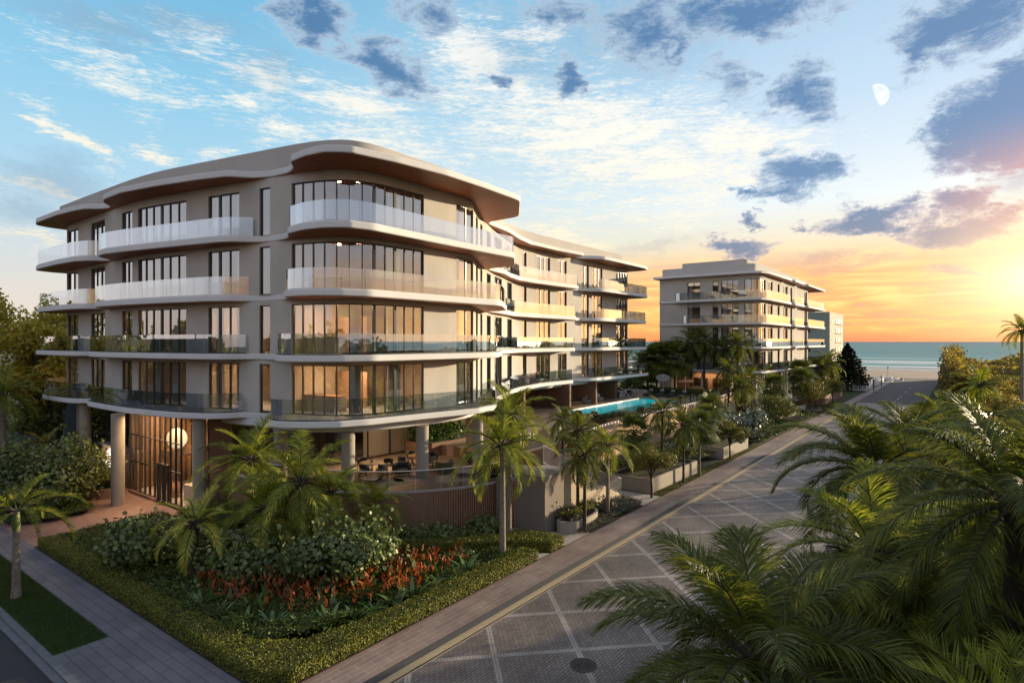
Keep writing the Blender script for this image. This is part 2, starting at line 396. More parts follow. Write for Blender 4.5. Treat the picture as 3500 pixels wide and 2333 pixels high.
def ribbon(g,path,s0,s1,z0,z1,d0,d1=None,mi=0,step=None):
    """vertical solid following the path between inset d0 and d1 (d1>d0)"""
    c=path.cuts(s0,s1)
    if step:
        n=max(1,int((s1-s0)/step)); c=[s0+(s1-s0)*i/n for i in range(n+1)]
    A=[path.at(x,d0)[:2] for x in c]
    if d1 is None:
        n=len(A); v=[(x,y,z0) for x,y in A]+[(x,y,z1) for x,y in A]
        g.add(v,[(i,i+1,n+i+1,n+i) for i in range(n-1)],mi); return
    B=[path.at(x,d1)[:2] for x in c]; n=len(A)
    v=[(x,y,z0) for x,y in A]+[(x,y,z1) for x,y in A]+[(x,y,z0) for x,y in B]+[(x,y,z1) for x,y in B]
    f=[]
    for i in range(n-1):
        f+=[(i,i+1,n+i+1,n+i),(2*n+i+1,2*n+i,3*n+i,3*n+i+1),(n+i,n+i+1,3*n+i+1,3*n+i),(i+1,i,2*n+i,2*n+i+1)]
    f+=[(0,n,3*n,2*n),(n-1,3*n-1,4*n-1,2*n-1)]
    g.add(v,f,mi)
def inpoly(P,poly):
    x,y=P[:,0],P[:,1]; r=np.zeros(len(P),bool); n=len(poly)
    for i in range(n):
        x1,y1=poly[i]; x2,y2=poly[(i+1)%n]
        c=((y1>y)!=(y2>y)); xi=(x2-x1)*(y-y1)/((y2-y1) if y2!=y1 else 1e-9)+x1
        r^=c&(x<xi)
    return r
def rand_in(poly,n):
    a=np.array(poly); lo,hi=a.min(0),a.max(0); out=np.zeros((0,2))
    while len(out)<n:
        q=rng.uniform(lo,hi,(n*2,2)); out=np.concatenate([out,q[inpoly(q,poly)]])
    return out[:n]
def area(poly): return abs(sum(a[0]*b[1]-b[0]*a[1] for a,b in zip(poly,poly[1:]+poly[:1])))/2
# ------------------------------------------------------------------ building pieces
LV=[5.95,9.3,12.65,16.0]; ROOF=19.3
PROF=lambda z0,z1:[(.04,z0),(0,z0+.045),(0,z1-.035),(.03,z1)]
def tight(p,m=.5):
    out=[p[0]]
    for a,b in zip(p,p[1:]):
        L=math.dist(a,b)
        if L>2.6*m:
            f=m/L; out+=[(a[0]+(b[0]-a[0])*f,a[1]+(b[1]-a[1])*f),(b[0]-(b[0]-a[0])*f,b[1]-(b[1]-a[1])*f)]
        out.append(b)
    return out
def slab(name,front,back,z0,z1,parent,label=None,prof=True):
    poly=chaikin(tight(front),2)+back
    g=G(); g.prism(poly,z0,z1,1,0,2,PROF(z0,z1) if prof else None)
    return g.build(name,[fascia,deckm,soffit],parent,22)
def railing(pts,z,parent,inset=.1,h=1.1,mat_=None,pane=1.25,k=2,cap=True):
    p=Path(chaikin(tight(pts) if k==2 else pts,k)); n=max(1,round(p.L/pane)); g=G()
    for i in range(n):
        a=p.L*i/n+.012; b=p.L*(i+1)/n-.012
        ribbon(g,p,a,b,z+.005,z+h,-inset if False else inset,inset+.014,0)
    o=g.build('glass_railing',[mat_ or railglass],parent)
    if cap:
        g=G(); ribbon(g,p,.0,p.L,z+.002,z+.06,inset-.015,inset+.03,0); g.build('base_channel',[darkmetal if z<10 else fascia],o)
    return o
def wall(path,levels,ops,parent,mat_,s0=0,s1=None,thick=.26,d=0,name='wall'):
    g=G(); s1=s1 or path.L
    for li,(zb,zt) in enumerate(levels):
        op=[o for o in ops if o[4] is None or li in o[4]]
        br=sorted(set([s0,s1]+[x for x in path.S if s0<x<s1]+[v for o in op for v in o[:2]]))
        for a,b in zip(br,br[1:]):
            if b-a<1e-4: continue
            m=(a+b)/2; cur=[o for o in op if o[0]<m<o[1]]
            A,B=path.at(a+1e-5,d)[:2],path.at(b-1e-5,d)[:2]
            A2,B2=path.at(a+1e-5,d+thick)[:2],path.at(b-1e-5,d+thick)[:2]
            def q(za,zc): g.add([(*A,za),(*B,za),(*B,zc),(*A,zc)],[0,1,2,3])
            if not cur: q(zb,zt)
            else:
                o=cur[0]; z1=zb+o[2]; z2=zb+o[3]
                if z1-zb>.01:
                    q(zb,z1)
                    g.add([(*A,z1),(*B,z1),(*B2,z1),(*A2,z1)],[0,1,2,3])
                q(z2,zt); g.add([(*A,z2),(*A2,z2),(*B2,z2),(*B,z2)],[0,1,2,3])
        for o in op:
            for s,fl in ((o[0],1),(o[1],0)):
                A,A2=path.at(s,d)[:2],path.at(s,d+thick)[:2]; z1=zb+o[2]; z2=zb+o[3]
                g.add([(*A,z1),(*A2,z1),(*A2,z2),(*A,z2)],[0,1,2,3] if fl else [3,2,1,0])
    return g.build(name,[mat_],parent)
def window(path,s0,s1,z0,z1,n,parent,fm=None,gm=None,curt=(),heavy=(),inset=.13,mull=.05,label=None,rails=()):
    g=G(); fm=fm or framem
    w=.055
    ribbon(g,path,s0+.002,s1-.002,z1-w,z1-.003,inset-.03,inset+.05); ribbon(g,path,s0+.002,s1-.002,z0+.003,z0+w,inset-.03,inset+.05)
    L=s1-s0
    for r in rails: ribbon(g,path,s0+.01,s1-.01,z0+r-.035,z0+r+.035,inset-.032,inset+.052)
    for i in range(n+1):
        s=s0+L*i/n; ww=mull if 0<i<n else .05
        if i in heavy: ww=.16
        s=min(max(s,s0+ww/2+.004),s1-ww/2-.004)
        ribbon(g,path,s-ww/2,s+ww/2,z0+w,z1-w,inset-.05,inset+.07)
    o=g.build('window',[fm],parent)
    if label: o['label']=label
    g=G(); ribbon(g,path,s0+.01,s1-.01,z0+.03,z1-.03,inset+.01,None); g.build('pane',[gm or wglass],o)
    for a,b in curt:
        g=G(); A=s0+L*a; B=s0+L*b; m=max(8,int((B-A)/.04)); vs=[]
        for i in range(m+1):
            s=A+(B-A)*i/m; dd=inset+.32+.06*math.sin(i*1.25)+.02*math.sin(i*.37+a*9); x,y,_=path.at(s,dd); vs.append((x,y))
        n_=len(vs); g.add([(x,y,z0+.04) for x,y in vs]+[(x,y,z1-.02) for x,y in vs],[(i,i+1,n_+i+1,n_+i) for i in range(m)])
        g.build('curtain',[curtain_m],o,60)
    return o
def panes(path,s0,s1,z0,z1,n,**k): pass

# ------------------------------------------------------------------ main building
main=thing('apartment_building','long curved five storey apartment building with glass balconies wrapping the near street corner','apartment building',(18,30,0))
main.location=(0,0,0)
Wp=[(16.8,57.3),(16.7,50),(16.6,43.6),(17.4,39),(18.3,34.4),(19.0,30.6),(19.45,28.4),(20.3,26.7),(21.8,25.9),(24,25.8),(29.7,25.7),(31.2,26.7),(34,28.6),(37,30.3),(40.5,31.8),(45,33.9),(48.5,34.55),(56,34.6),(70.3,34.5)]
WP=Path(chaikin(Wp,2)+[(70.75,34.55),(71.05,34.8),(71.15,35.3),(71.15,40)])
H=2.78
OPS=[(.15,2.65,2,'A'),(5.39,8.18,3,'B'),(11.3,12.91,2,'C'),(13.67,18.83,6,'D'),(20.86,23.56,3,'E'),(25.23,26.09,1,'F'),(27.75,36.3,12,'G'),(39.16,41.44,2,'H'),(42.98,44.2,1,'I'),(45.62,46.66,1,'J'),(48.5,49.91,2,'K'),(51.14,53.6,2,'L'),(55.79,57.4,2,'M'),(60.2,60.95,1,'N'),(62.8,65.44,3,'O'),(66.97,68.74,2,'P'),(71.9,73.57,2,'Q'),(74.28,76.79,3,'R'),(80.27,83.9,5,'S')]
levels=[(LV[i]-.02,(LV[i+1]-.33 if i<3 else ROOF+.02)) for i in range(4)]
wall(WP,levels,[(a,b,.02,H,None) for a,b,n,_ in OPS],main,plaster)
CURT={'A':[(.0,.35)],'B':[(.1,.4),(.7,.95)],'C':[(.4,1)],'D':[(.24,.42),(.62,.78),(.86,.99)],'E':[(.05,.3),(.72,.98)],'G':[(.42,.5),(.72,.83)],'H':[(.05,.8)],'K':[(0,.4)],'L':[(.5,1)],'O':[(.02,.3)],'P':[(.3,.6)],'Q':[(.1,.5)],'R':[(.1,.35)],'S':[(.05,.3),(.6,.8)],'N':[],'M':[(.1,.6)],'F':[],'I':[],'J':[]}
HV={'D':(3,),'G':(7,9),'E':(1,)}
for li in range(4):
    for a,b,n,k in OPS:
        window(WP,a,b,LV[li]+.02,LV[li]+H-.02,n,main,curt=CURT[k],heavy=HV.get(k,()))
# slab outlines: ('b'|'w', points)
B={}
B[3]=[('b',[(20,59.9),(16.4,59.8),(15.3,59.3),(15.05,58),(14.98,53.5),(15.15,50.4),(15.6,48.9),(16.5,48.2)]),('w',[(16.5,47.5)]),
('b',[(15.6,46.6),(15.15,45.9),(15.05,44.5),(15.4,42.2),(15.9,39.8),(16.6,36.6),(17.15,34.0),(17.6,33.0),(18.4,32.4)]),('w',[(18.8,31.6),(18.95,30.6)]),
('b',[(18.75,29.4),(18.0,28.4),(17.85,26.8),(18.1,25.4),(18.8,24.4),(20.2,24.0),(22.7,24.1),(27,24.25),(31.9,24.3),(32.5,24.32),(32.9,24.55),(35.4,26.4),(35.8,26.8),(36.0,27.3),(36.2,29.2)]),('w',[(36.6,29.9)]),
('b',[(38.4,30.4),(40.0,30.8),(42.2,31.9),(45,32.9),(48.5,33.2),(52,33.2),(55.8,33.1),(56.2,33.3),(56.4,34.35)]),('w',[(58.2,34.35)]),
('b',[(60,33.1),(60.8,32.7),(62,32.6),(72.3,32.6),(73.1,32.9),(73.4,33.8),(73.4,40)])]
B[2]=[('b',[(20,59.9),(16.4,59.8),(15.4,59.4),(15.15,58),(15.15,53.5),(15.3,50.9),(15.7,49.6),(16.5,49.0)]),('w',[(16.45,48.5)]),
('b',[(15.8,48.0),(15.4,47.2),(15.3,45.6),(15.45,43.2),(16.1,38.9),(16.9,35.2),(17.4,33.9),(18.5,33.0)]),('w',[(18.85,31.8),(19.0,30.3)]),
('b',[(18.6,29.2),(17.8,28.5),(17.6,27.3),(17.9,26.2),(18.8,25.1),(20.3,24.45),(24,24.3),(28.8,24.1),(30.3,24.0),(30.9,24.1),(31.4,24.4),(35.2,27.0),(35.6,27.4),(35.8,27.9),(36.1,29.2)]),('w',[(36.6,29.9)]),
('b',[(38.4,30.3),(40.4,31.1),(44,32.8),(48.5,33.25),(52,33.25),(55.6,33.2),(55.9,33.4),(56.0,34.35)]),('w',[(58.2,34.35)]),
('b',[(60,33.3),(61,32.9),(62.2,32.85),(72.3,32.85),(73.2,33.1),(73.5,34),(73.5,40)])]
B[1]=[('b',[(20,59.9),(16.4,59.8),(15.3,59.3),(15.05,58),(15.05,53.5),(15.2,51.3),(15.5,50.2),(16.4,49.5)]),('w',[(16.4,49.0)]),
('b',[(15.6,48.6),(15.25,47.9),(15.15,45.6),(15.3,42.2),(15.7,39.2),(16.5,35.4),(17.1,33.7),(18.3,33.0)]),('w',[(18.7,32.0),(18.7,30.3)]),
('b',[(17.9,29.4),(17.4,28.5),(17.35,27.4),(17.9,26.2),(18.9,25.1),(20.5,24.4),(24,24.2),(28.2,23.95),(29.6,23.9),(30.3,24.0),(30.8,24.3),(34.6,27.0),(35.0,27.4),(35.4,28.7)]),('w',[(36.3,29.6)]),
('b',[(38.4,30.1),(40.6,31.1),(44,32.5),(48.5,33.0),(52,32.95),(54.8,32.9),(55.1,33.1),(55.2,34.35)]),('w',[(57.9,34.35)]),
('b',[(59.4,33.1),(60.4,32.7),(61.8,32.6),(71.8,32.6),(73,32.9),(73.3,33.8),(73.3,40)])]
B[0]=[('b',[(20,59.9),(17.2,59.8),(15.8,59.0),(15.0,56.5),(14.85,53.4),(15.0,51),(15.3,50.0),(16.0,49.2)]),('w',[(15.9,48.8)]),
('b',[(15.3,48.3),(15.05,47.2),(14.95,44.5),(15.0,41),(15.3,38.5),(15.75,36),(16.5,34.1),(17.3,33.3),(18.2,33.1)]),('w',[(18.5,32.1),(18.3,30.6)]),
('b',[(17.7,29.7),(17.05,28.5),(17.15,27.5),(17.8,26.5),(18.9,25.3),(20.4,24.8),(24.1,24.2),(28.0,23.5),(29.6,23.75),(31.5,25.0),(33.6,26.7)]),('w',[(34.8,27.4)]),
('b',[(36,28.0),(39.8,30.1),(42.6,31.2),(47.7,32.5),(51,32.6),(53.9,32.6),(54.2,32.8),(54.3,34.35)]),('w',[(56.5,34.35)]),
('b',[(57.8,33.0),(58.9,32.6),(60.5,32.5),(71.2,32.3),(72.8,32.6),(73.2,33.6),(73.2,40)])]
BR=[('b',[(20,59.9),(16.4,59.8),(15.3,59.3),(15.0,58),(15.0,53.5),(15.25,50.6),(15.5,49.2),(16.3,48.3)]),('w',[(16.4,47.2)]),
('b',[(15.5,46.0),(15.2,45.0),(15.15,42.2),(15.75,38.8),(16.6,35.2),(17.25,33.2),(18.3,32.3)]),('w',[(18.8,31.4),(18.95,29.8)]),
('b',[(18.6,28.7),(17.85,27.9),(17.7,26.4),(17.9,25.0),(18.7,24.1),(21.3,23.5),(24.6,23.1),(28,23.15),(31.2,23.35),(31.9,23.42),(32.3,23.65),(35.4,26.0),(35.8,26.35),(36.0,26.9),(36.15,29.2)]),('w',[(36.6,29.9)]),
('b',[(37.6,30.2),(39.4,30.6),(40.9,31.0),(44.2,32.3),(47.1,33.1),(52,33.2),(56.4,32.9),(57.0,33.1),(57.1,34.35)]),('w',[(58.2,34.35)]),
('b',[(59.6,33.1),(60.6,32.5),(62,32.4),(71.3,32.4),(73,32.8),(73.4,34),(73.4,40)])]
BACK=[(73.4,60),(20,60)]
for li in range(4):
    fr=[p for _,s in B[li] for p in s]
    o=slab('floor_slab',fr,BACK,LV[li]-.34,LV[li],main)
    for k,s in B[li]:
        if k=='b': railing(s,LV[li],main)
fr=[p for _,s in BR for p in s]
slab('roof_slab',fr,BACK,ROOF,ROOF+.36,main)
# parapet ring set back from the facade
par=chaikin([(17.1,60),(17.15,50),(17.3,43.5),(18.1,39),(19.0,34.4),(19.7,30.6),(20.3,28.5),(21.2,27.2),(22.6,26.75),(24.5,26.8),(29.4,26.8),(31.6,27.5),(34.4,29.6),(38.5,31.8),(42,33.3),(46,35.0),(50,35.6),(56,35.6),(71.0,35.5)],2)
g=G(); g.prism(par+[(72,36.4),(72,60)],ROOF+.36,21.25,0,0,0,[(0,ROOF+.36),(0,21.2),(.05,21.25)]); g.build('parapet',[parapet_m],main,30)
# interior: back wall, partitions, end wall
ib=Path([(22.5,60),(22.5,44.5),(23.6,39),(25,34.5),(26.5,31.8),(31.5,31.6),(37,36),(42,38),(47,39.8),(68.5,39.8),(68.5,60)])
g=G()
for i in range(4): ribbon(g,ib,0,ib.L,LV[i]+.002,levels[i][1],0,.2)
g.box(20,59.6,LV[0],68,59.8,ROOF); 
for s in (9.6,19.9,26.9,37.9,41.9,47.6,54.7,58.9,61.7,70.2,78.5):
    x,y,a=WP.at(s,.3); nx,ny=-math.sin(a),math.cos(a); L=5.2
    for i in range(4):
        z0,z1=LV[i]+.003,levels[i][1]-.003
        g.obox(x+nx*L/2,y+ny*L/2,(z0+z1)/2,.15,L,z1-z0,a)
g.build('interior_wall',[interior],main)
g=G(); g.box(71.16,40,LV[0],71.4,60,ROOF); g.build('end_wall',[plaster],main)
# warm ceiling lamps in rooms
for li,ss in ((0,(2,6.8,16.3,22.2,25.7,29.5,32,34.5,40.2,63.8,75,82)),(1,(16,22.2,29.5,33,64,83)),(2,(25.7,29.5,33)),(3,(16,22,29.5,33))):
    for s in ss:
        x,y,a=WP.at(s,2.2); z=levels[li][1]-.05
        q_=.9 if li<2 else .2; g=G(); g.obox(x,y,z,q_,q_,.03,a); o=g.build('ceiling_lamp',[warm],main)
# kitchen joinery behind the corner window on the lower two floors, pendants
for li in (0,1,2,3):
    z=LV[li]; g=G(); g.box(23.2,29.0,z+.01,23.8,34.3,z+2.2); o=g.build('kitchen_cabinet',[slatlite],main)
    g=G(); g.obox(21.2,29.6,z+.45,.9,2.6,.88,.1); g.obox(21.2,29.6,z+.92,1.0,2.7,.05,.1,1); o=g.build('kitchen_island',[stone,woodm],main)
    g=G()
    for q in range(5): g.box(19.7,31.3,z+.35+q*.5,20.4,32.4,z+.39+q*.5)
    g.box(20.4,31.2,z+.01,20.45,32.5,z+2.6); g.build('bookshelf',[slatlite],main)
# band under first slab (deeper soffit beam round the corner)
g=G(); bp=chaikin([(18.1,38),(18.1,34.2),(18.6,31.2),(18.6,29.2),(19.2,27.3),(20.8,25.6),(23.5,25.0),(28.2,24.7),(30.6,26.0),(33.5,28.5),(38,31.5),(45,34),(56,34.5),(70,34.4)],2)+[(70,58),(20,58)]
g.prism(bp,5.16,5.63,0,0,0,[(.06,5.16),(0,5.22),(0,5.63)]); g.build('soffit_beam',[fascia],main,30)
# round columns
for x,y,z0 in ((14.6,40.95,.1),(16.85,35.5,.1),(16.05,50.9,.1),(16.7,53.6,.1),(20.35,26.35,2.2),(24.3,24.75,2.2),(29.0,24.6,2.2),(31.4,27.2,2.2),(18.95,30.5,.1)):
    g=G(); g.cyl(x,y,z0,5.62 if x<18 else 5.2,.36,32); g.build('column',[planterm],main,40)
# lobby glazing
LP=Path([(16.35,43.7),(16.35,36.6)])
lob=window(LP,.0,7.1,.30,5.6,10,main,gm=lobglass,inset=.0,mull=.06,rails=(1.93,3.65),label='tall gridded lobby window under the balcony')
g=G()
for y in (38.25,38.95,39.65): g.box(16.27,y-.05,.12,16.42,y+.05,2.5)
g.box(16.27,38.2,2.4,16.42,39.7,2.55); g.box(16.27,38.25,.12,16.42,39.65,.2)
do=g.build('entrance_door',[framem],main)
g=G(); g.tube([(16.2,38.85,.9),(16.12,38.85,.95),(16.12,38.85,1.35),(16.2,38.85,1.4)],.018,6); g.tube([(16.2,39.05,.9),(16.12,39.05,.95),(16.12,39.05,1.35),(16.2,39.05,1.4)],.018,6); g.build('door_handle',[darkmetal],do)
g=G(); g.box(16.2,39.75,.1,16.5,43.75,.3); g.box(16.2,36.5,.1,16.5,38.15,.3); g.build('lobby_plinth',[plazam],main)
g=G(); g.box(16.5,33,.1,26,44.5,.14); g.build('lobby_floor',[stone],main)
g=G()
for i in range(58): y=36.2+i*.145; g.box(21.0,y,2.4,21.12,y+.07,5.6)
for i in range(10): x=16.8+i*.42; g.box(x,44.1,.14,x+.2,44.2,5.6)
g.box(21.12,35.5,.14,21.4,44.4,5.6,1); g.box(16.5,44.2,.14,21.3,44.4,5.6,1); g.box(16.9,36.0,.14,17.4,36.4,5.6,1)
g.box(17.4,35.4,.14,21.4,35.6,5.6,1)
g.build('lobby_slat_wall',[slatlite,brownwall],main)
g=G(); pts=[]   # curved stair ribbon rising to the right
for i in range(15):
    t=i/14; pts.append((18.0+2.0*t*t, 43.2-6.2*t, 2.15+.1*t+2.2*t*t))
for a,b in zip(pts,pts[1:]):
    v=[]
    for p in (a,b):
        v+=[(p[0],p[1],p[2]),(p[0],p[1],p[2]+.55),(p[0]+1.2,p[1],p[2]+.55),(p[0]+1.2,p[1],p[2])]
    g.add(v,[(0,1,5,4),(1,2,6,5),(2,3,7,6),(3,0,4,7)])
g.build('lobby_stair',[brownwall],main,50)
lamp=thing('pendant_lamp','large round glowing pendant lamp hanging inside the lobby glazing','lamp',(18.0,40.9,3.7))
g=G(); pr=[(.72*math.sin(math.pi*i/16),-.65*math.cos(math.pi*i/16)) for i in range(17)]
g.lathe(0,0,[(r,z) for r,z in pr],32,0,.8,1); g.build('lamp_globe',[moonlamp],lamp,60)
g=G(); g.tube([(0,0,.64),(0,0,1.9)],.012,6); g.build('cord',[darkmetal],lamp)
desk=tag((lambda g:(g.obox(17.9,37.9,.65,1.0,1.5,1.0,0),g.build('reception_desk',[stone]))[1])(G()),'rough pale stone reception desk behind the lobby doors','desk')
g=G(); g.lathe(17.5,40.0,[(.02,.14),(.16,.15),(.34,.45),(.37,.7),(.26,.95),(.13,1.05),(.16,1.12)],20); tag(g.build('floor_vase',[coppr],None,50),'terracotta floor vase standing behind the lobby glass','vase')
# ribbed sign wall
sg=G(); 
for i in range(40): y=43.9+i*.14; sg.box(16.62,y,.1,16.7,y+.085,2.55)
sg.box(16.7,43.8,.1,17.0,49.6,2.6,1); sg.box(16.55,43.8,2.6,17.15,49.65,2.75,2)
sg.build('ribbed_wall',[slatlite,brownwall,greywall],main)
SP=Path([(17.0,49.6),(17.0,43.8)]); window(SP,0,5.8,2.75,5.6,5,main,gm=dglass,inset=0)
def text(body,size,loc,parent,name):
    cu=bpy.data.curves.new(name,'FONT'); cu.body=body; cu.size=size; cu.extrude=.02; cu.align_x='CENTER'; cu.space_character=1.05; cu.offset=.0
    o=bpy.data.objects.new(name,cu); COL.objects.link(o)
    dg=bpy.context.evaluated_depsgraph_get(); me=bpy.data.meshes.new_from_object(o.evaluated_get(dg)); me.name=name
    COL.objects.unlink(o); bpy.data.objects.remove(o)
    q=bpy.data.objects.new(name,me); COL.objects.link(q); me.materials.clear(); me.materials.append(signm)
    q.location=loc; q.rotation_euler=(R(90),0,R(-90)); q.parent=parent; return q
sign=thing('building_sign','glowing white HOLLYWOOD letters and emblem on the ribbed wood wall beside a column','sign',(16.58,47.85,1.0))
text('HOLLYWOOD',.34,(0,0,.40),sign,'lettering'); text('ALLION',.34,(0,-.05,.02),sign,'lettering')
g=G()
E=lambda pts,r=.02: g.tube([(0,-u,z) for u,z in pts],r,6)   # u to the viewer's right (towards -y)
E([(-.22,.95),(-.22,1.55)]); E([(-.05,.78),(-.05,1.5)]); E([(-.22,1.3),(-.05,1.3)]); E([(-.05,1.2),(.08,1.0),(.2,1.3),(.2,.78)])
E([(-.22+.22*math.cos(a)-.12,1.05+.28*math.sin(a)) for a in [R(90+i*16) for i in range(12)]])
g.build('emblem',[signm],sign)
# dark storefronts at the corner ground floor
SF=Path([(16.6,36.4),(19.6,35.0),(21.2,32.9),(23.4,31.7),(30,31.2),(34,33.5),(41,37),(50,39.2),(68,39.2)])
window(SF,0.2,29.0,2.25,5.15,16,main,gm=dglass,inset=0,curt=((.37,.56),(.60,.67)))
window(Path([(17.3,36.3),(19.6,35.0),(21.0,33.0)]),0,4.8,.12,2.2,5,main,gm=dglass,inset=0,curt=((.0,.3),))
g=G(); ribbon(g,SF,26,SF.L,2.2,5.16,.6,.8); g.build('ground_floor_wall',[brownwall],main)
for x0,x1,y0,y1 in ((54.5,54.8,33.4,38.5),(57.5,60.2,36.4,36.7),(60.2,60.5,33.4,38.5),(64.2,67.3,36.9,37.2),(67.3,67.6,34.6,38.5),(47,47.3,34,38.5)):
    g=G(); g.box(x0,y0,2.9,x1,y1,5.62); g.build('pier',[brownwall],main)
g=G(); g.cyl(69.6,36,2.9,5.6,.5,24); g.build('column',[brownwall],main,40)

# ------------------------------------------------------------------ dining terrace
ter=thing('dining_terrace','raised dining terrace with a curved reddish slatted wall and glass rail','terrace',(0,0,0))
tp=chaikin([(18.3,34.5),(18.1,31.5),(18.3,28.8),(18.9,26.6),(19.7,24.9),(20.9,23.3),(22.4,22.0),(24.3,21.0),(26.2,20.45),(27.6,20.3)],2)
g=G(); g.prism(tp+[(30,20.3),(30,34),(21,35)],0.1,2.2,0,0,0); g.build('terrace_floor',[decktile],ter)
TP=Path(tp); g=G()
n=int(TP.L/.135)
for i in range(n):
    x,y,a=TP.at(TP.L*(i+.5)/n,-.06); g.obox(x,y,1.15,.075,.075,2.2,a)
g.build('slat_cladding',[slat],ter)
g=G(); ribbon(g,TP,0,TP.L,2.2,2.30,-.12,.12); g.build('edge_coping',[stone],ter,40)
rl=railing(tp,2.25,ter,.0,1.05,glassmat('terrace_glass',(.72,.70,.68),.07,3),1.3,0,False)
g=G(); ribbon(g,TP,0,TP.L,3.3,3.34,-.02,.035); g.build('handrail',[whitemetal],rl)
g=G(); g.box(25.5,17.1,.1,27.3,19.0,3.05); g.box(26.3,19.0,.1,27.6,20.6,3.0); g.build('end_block',[greywall],ter)
for i in range(9):
    pass
g=G()
for i in range(8): g.box(25.42,18.95+i*.13,.1,25.5,19.02+i*.13,2.6)
g.box(25.5,19.0,.1,26.3,20.3,2.6,1); g.build('door_panel',[slat,greywall],ter)
# ------------------------------------------------------------------ stair with mesh rail
st=thing('garden_stair','beige walled garden stair with white mesh rails beside the terrace','staircase',(0,0,0))
g=G(); Y=17.25
pf=[(27.3,.1),(27.3,3.05),(28.6,3.05),(31.2,1.7),(31.2,1.35),(32.2,1.3),(34.6,.2),(34.6,.1)]
n=len(pf); v=[(x,Y,z) for x,z in pf]+[(x,Y+.25,z) for x,z in pf]
g.add(v,[list(range(n))]); g.add(v,[list(range(2*n-1,n-1,-1))]); g.add(v,[(i,n+i,n+(i+1)%n,(i+1)%n) for i in range(n)])
g.build('stair_wall',[beigewall],st)
g=G()
for i in range(16): x=34.4-i*.38; g.box(x-.4,17.5,.1,x,19.3,.28+i*.175)
g.box(27.3,17.5,.1,28.3,19.3,2.9); g.build('steps',[stone],st)
g=G()
def meshrail(g,p0,p1,y,h=1.0):
    (x0,z0),(x1,z1)=p0,p1
    for f in (0,1): g.tube([(x0,y,z0+h*f+.05),(x1,y,z1+h*f+.05)],.022,6)
    for f in (0,.5,1): g.tube([(x0+(x1-x0)*f,y,z0+(z1-z0)*f),(x0+(x1-x0)*f,y,z0+(z1-z0)*f+h+.05)],.022,6)
    n=int(abs(x1-x0)/.11)
    for i in range(n):
        x=x0+(x1-x0)*i/n; z=z0+(z1-z0)*i/n; g.tube([(x,y,z+.06),(x,y,z+h)],.008,4,0,False)
    for k in range(1,9): g.tube([(x0,y,z0+.05+h*k/9),(x1,y,z1+.05+h*k/9)],.008,4,0,False)
meshrail(g,(27.3,3.05),(28.6,3.05),17.38); meshrail(g,(28.6,3.05),(31.2,1.72),17.38); meshrail(g,(31.2,1.4),(34.6,.25),17.38); meshrail(g,(28.6,3.0),(34.6,.3),19.3)
g.build('mesh_railing',[whitemetal],st)
# ------------------------------------------------------------------ pool deck
dk=thing('pool_deck','raised tiled pool terrace behind a warm plaster retaining wall','terrace',(0,0,0))
DZ=2.9
g=G(); PX0,PX1,PY0,PY1=50.8,69.6,26.9,32.5
edge=chaikin([(30,22.2),(34,22.4),(40,23.0),(44,23.7),(50,23.9),(62,23.9),(82.5,24.6)],2)
g.prism(edge[:]+[(82.5,PY0),(PX1,PY0),(PX0,PY0),(30,PY0)],.1,DZ,0,1,0)
g.box(30,PY0,.1,PX0,PY1,DZ); g.box(PX1,PY0,.1,82.5,PY1,DZ); g.box(30,PY1,.1,82.5,45,DZ); g.box(PX0,PY0,.1,PX1,PY1,1.4,2)
g.build('deck_floor',[decktile,retain,stone],dk)
g=G(); EP=Path(edge); ribbon(g,EP,13.5,EP.L,.1,DZ+.12,-.12,.16,0); g.build('retaining_wall',[retain],dk,40)
g=G(); ns=int(13/.15)
for i in range(ns):
    x,y,a=EP.at(.3+13*(i+.5)/ns,-.1); g.obox(x,y,1.55,.07,.09,2.8,a)
g.build('slat_screen',[slat],dk)
railing([p for p in edge],DZ+.12,dk,.05,1.1,glassmat('deck_glass',(.78,.77,.72),.06,3),1.4,0,False)
for i in range(62):
    x,y,a=EP.at(11+i*.66,-.02); g=G(); g.cyl(x,y,DZ+.12,DZ+.2,.02,6); g.lathe(x,y,[(.001,DZ+.19),(.035,DZ+.21),(.045,DZ+.245),(.03,DZ+.28),(.001,DZ+.29)],8); g.build('rim_light',[smalllight],dk)
pool=thing('swimming_pool','rectangular turquoise swimming pool on the raised terrace','pool',(0,0,0))
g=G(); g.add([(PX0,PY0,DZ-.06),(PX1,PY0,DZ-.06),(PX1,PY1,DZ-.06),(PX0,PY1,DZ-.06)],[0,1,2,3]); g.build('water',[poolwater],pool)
g=G(); g.box(PX0-.02,PY1-.03,DZ-.2,PX1,PY1+.03,DZ+.012); g.build('lit_edge',[warm_dim],pool)
g=G(); g.box(PX0-.25,PY0-.25,DZ+.004,PX1+.25,PY0,DZ+.03); g.box(PX1,PY0,DZ+.004,PX1+.25,PY1+.25,DZ+.03); g.box(PX0-.25,PY0,DZ+.004,PX0,PY1+.25,DZ+.03); g.build('coping',[stone],pool)

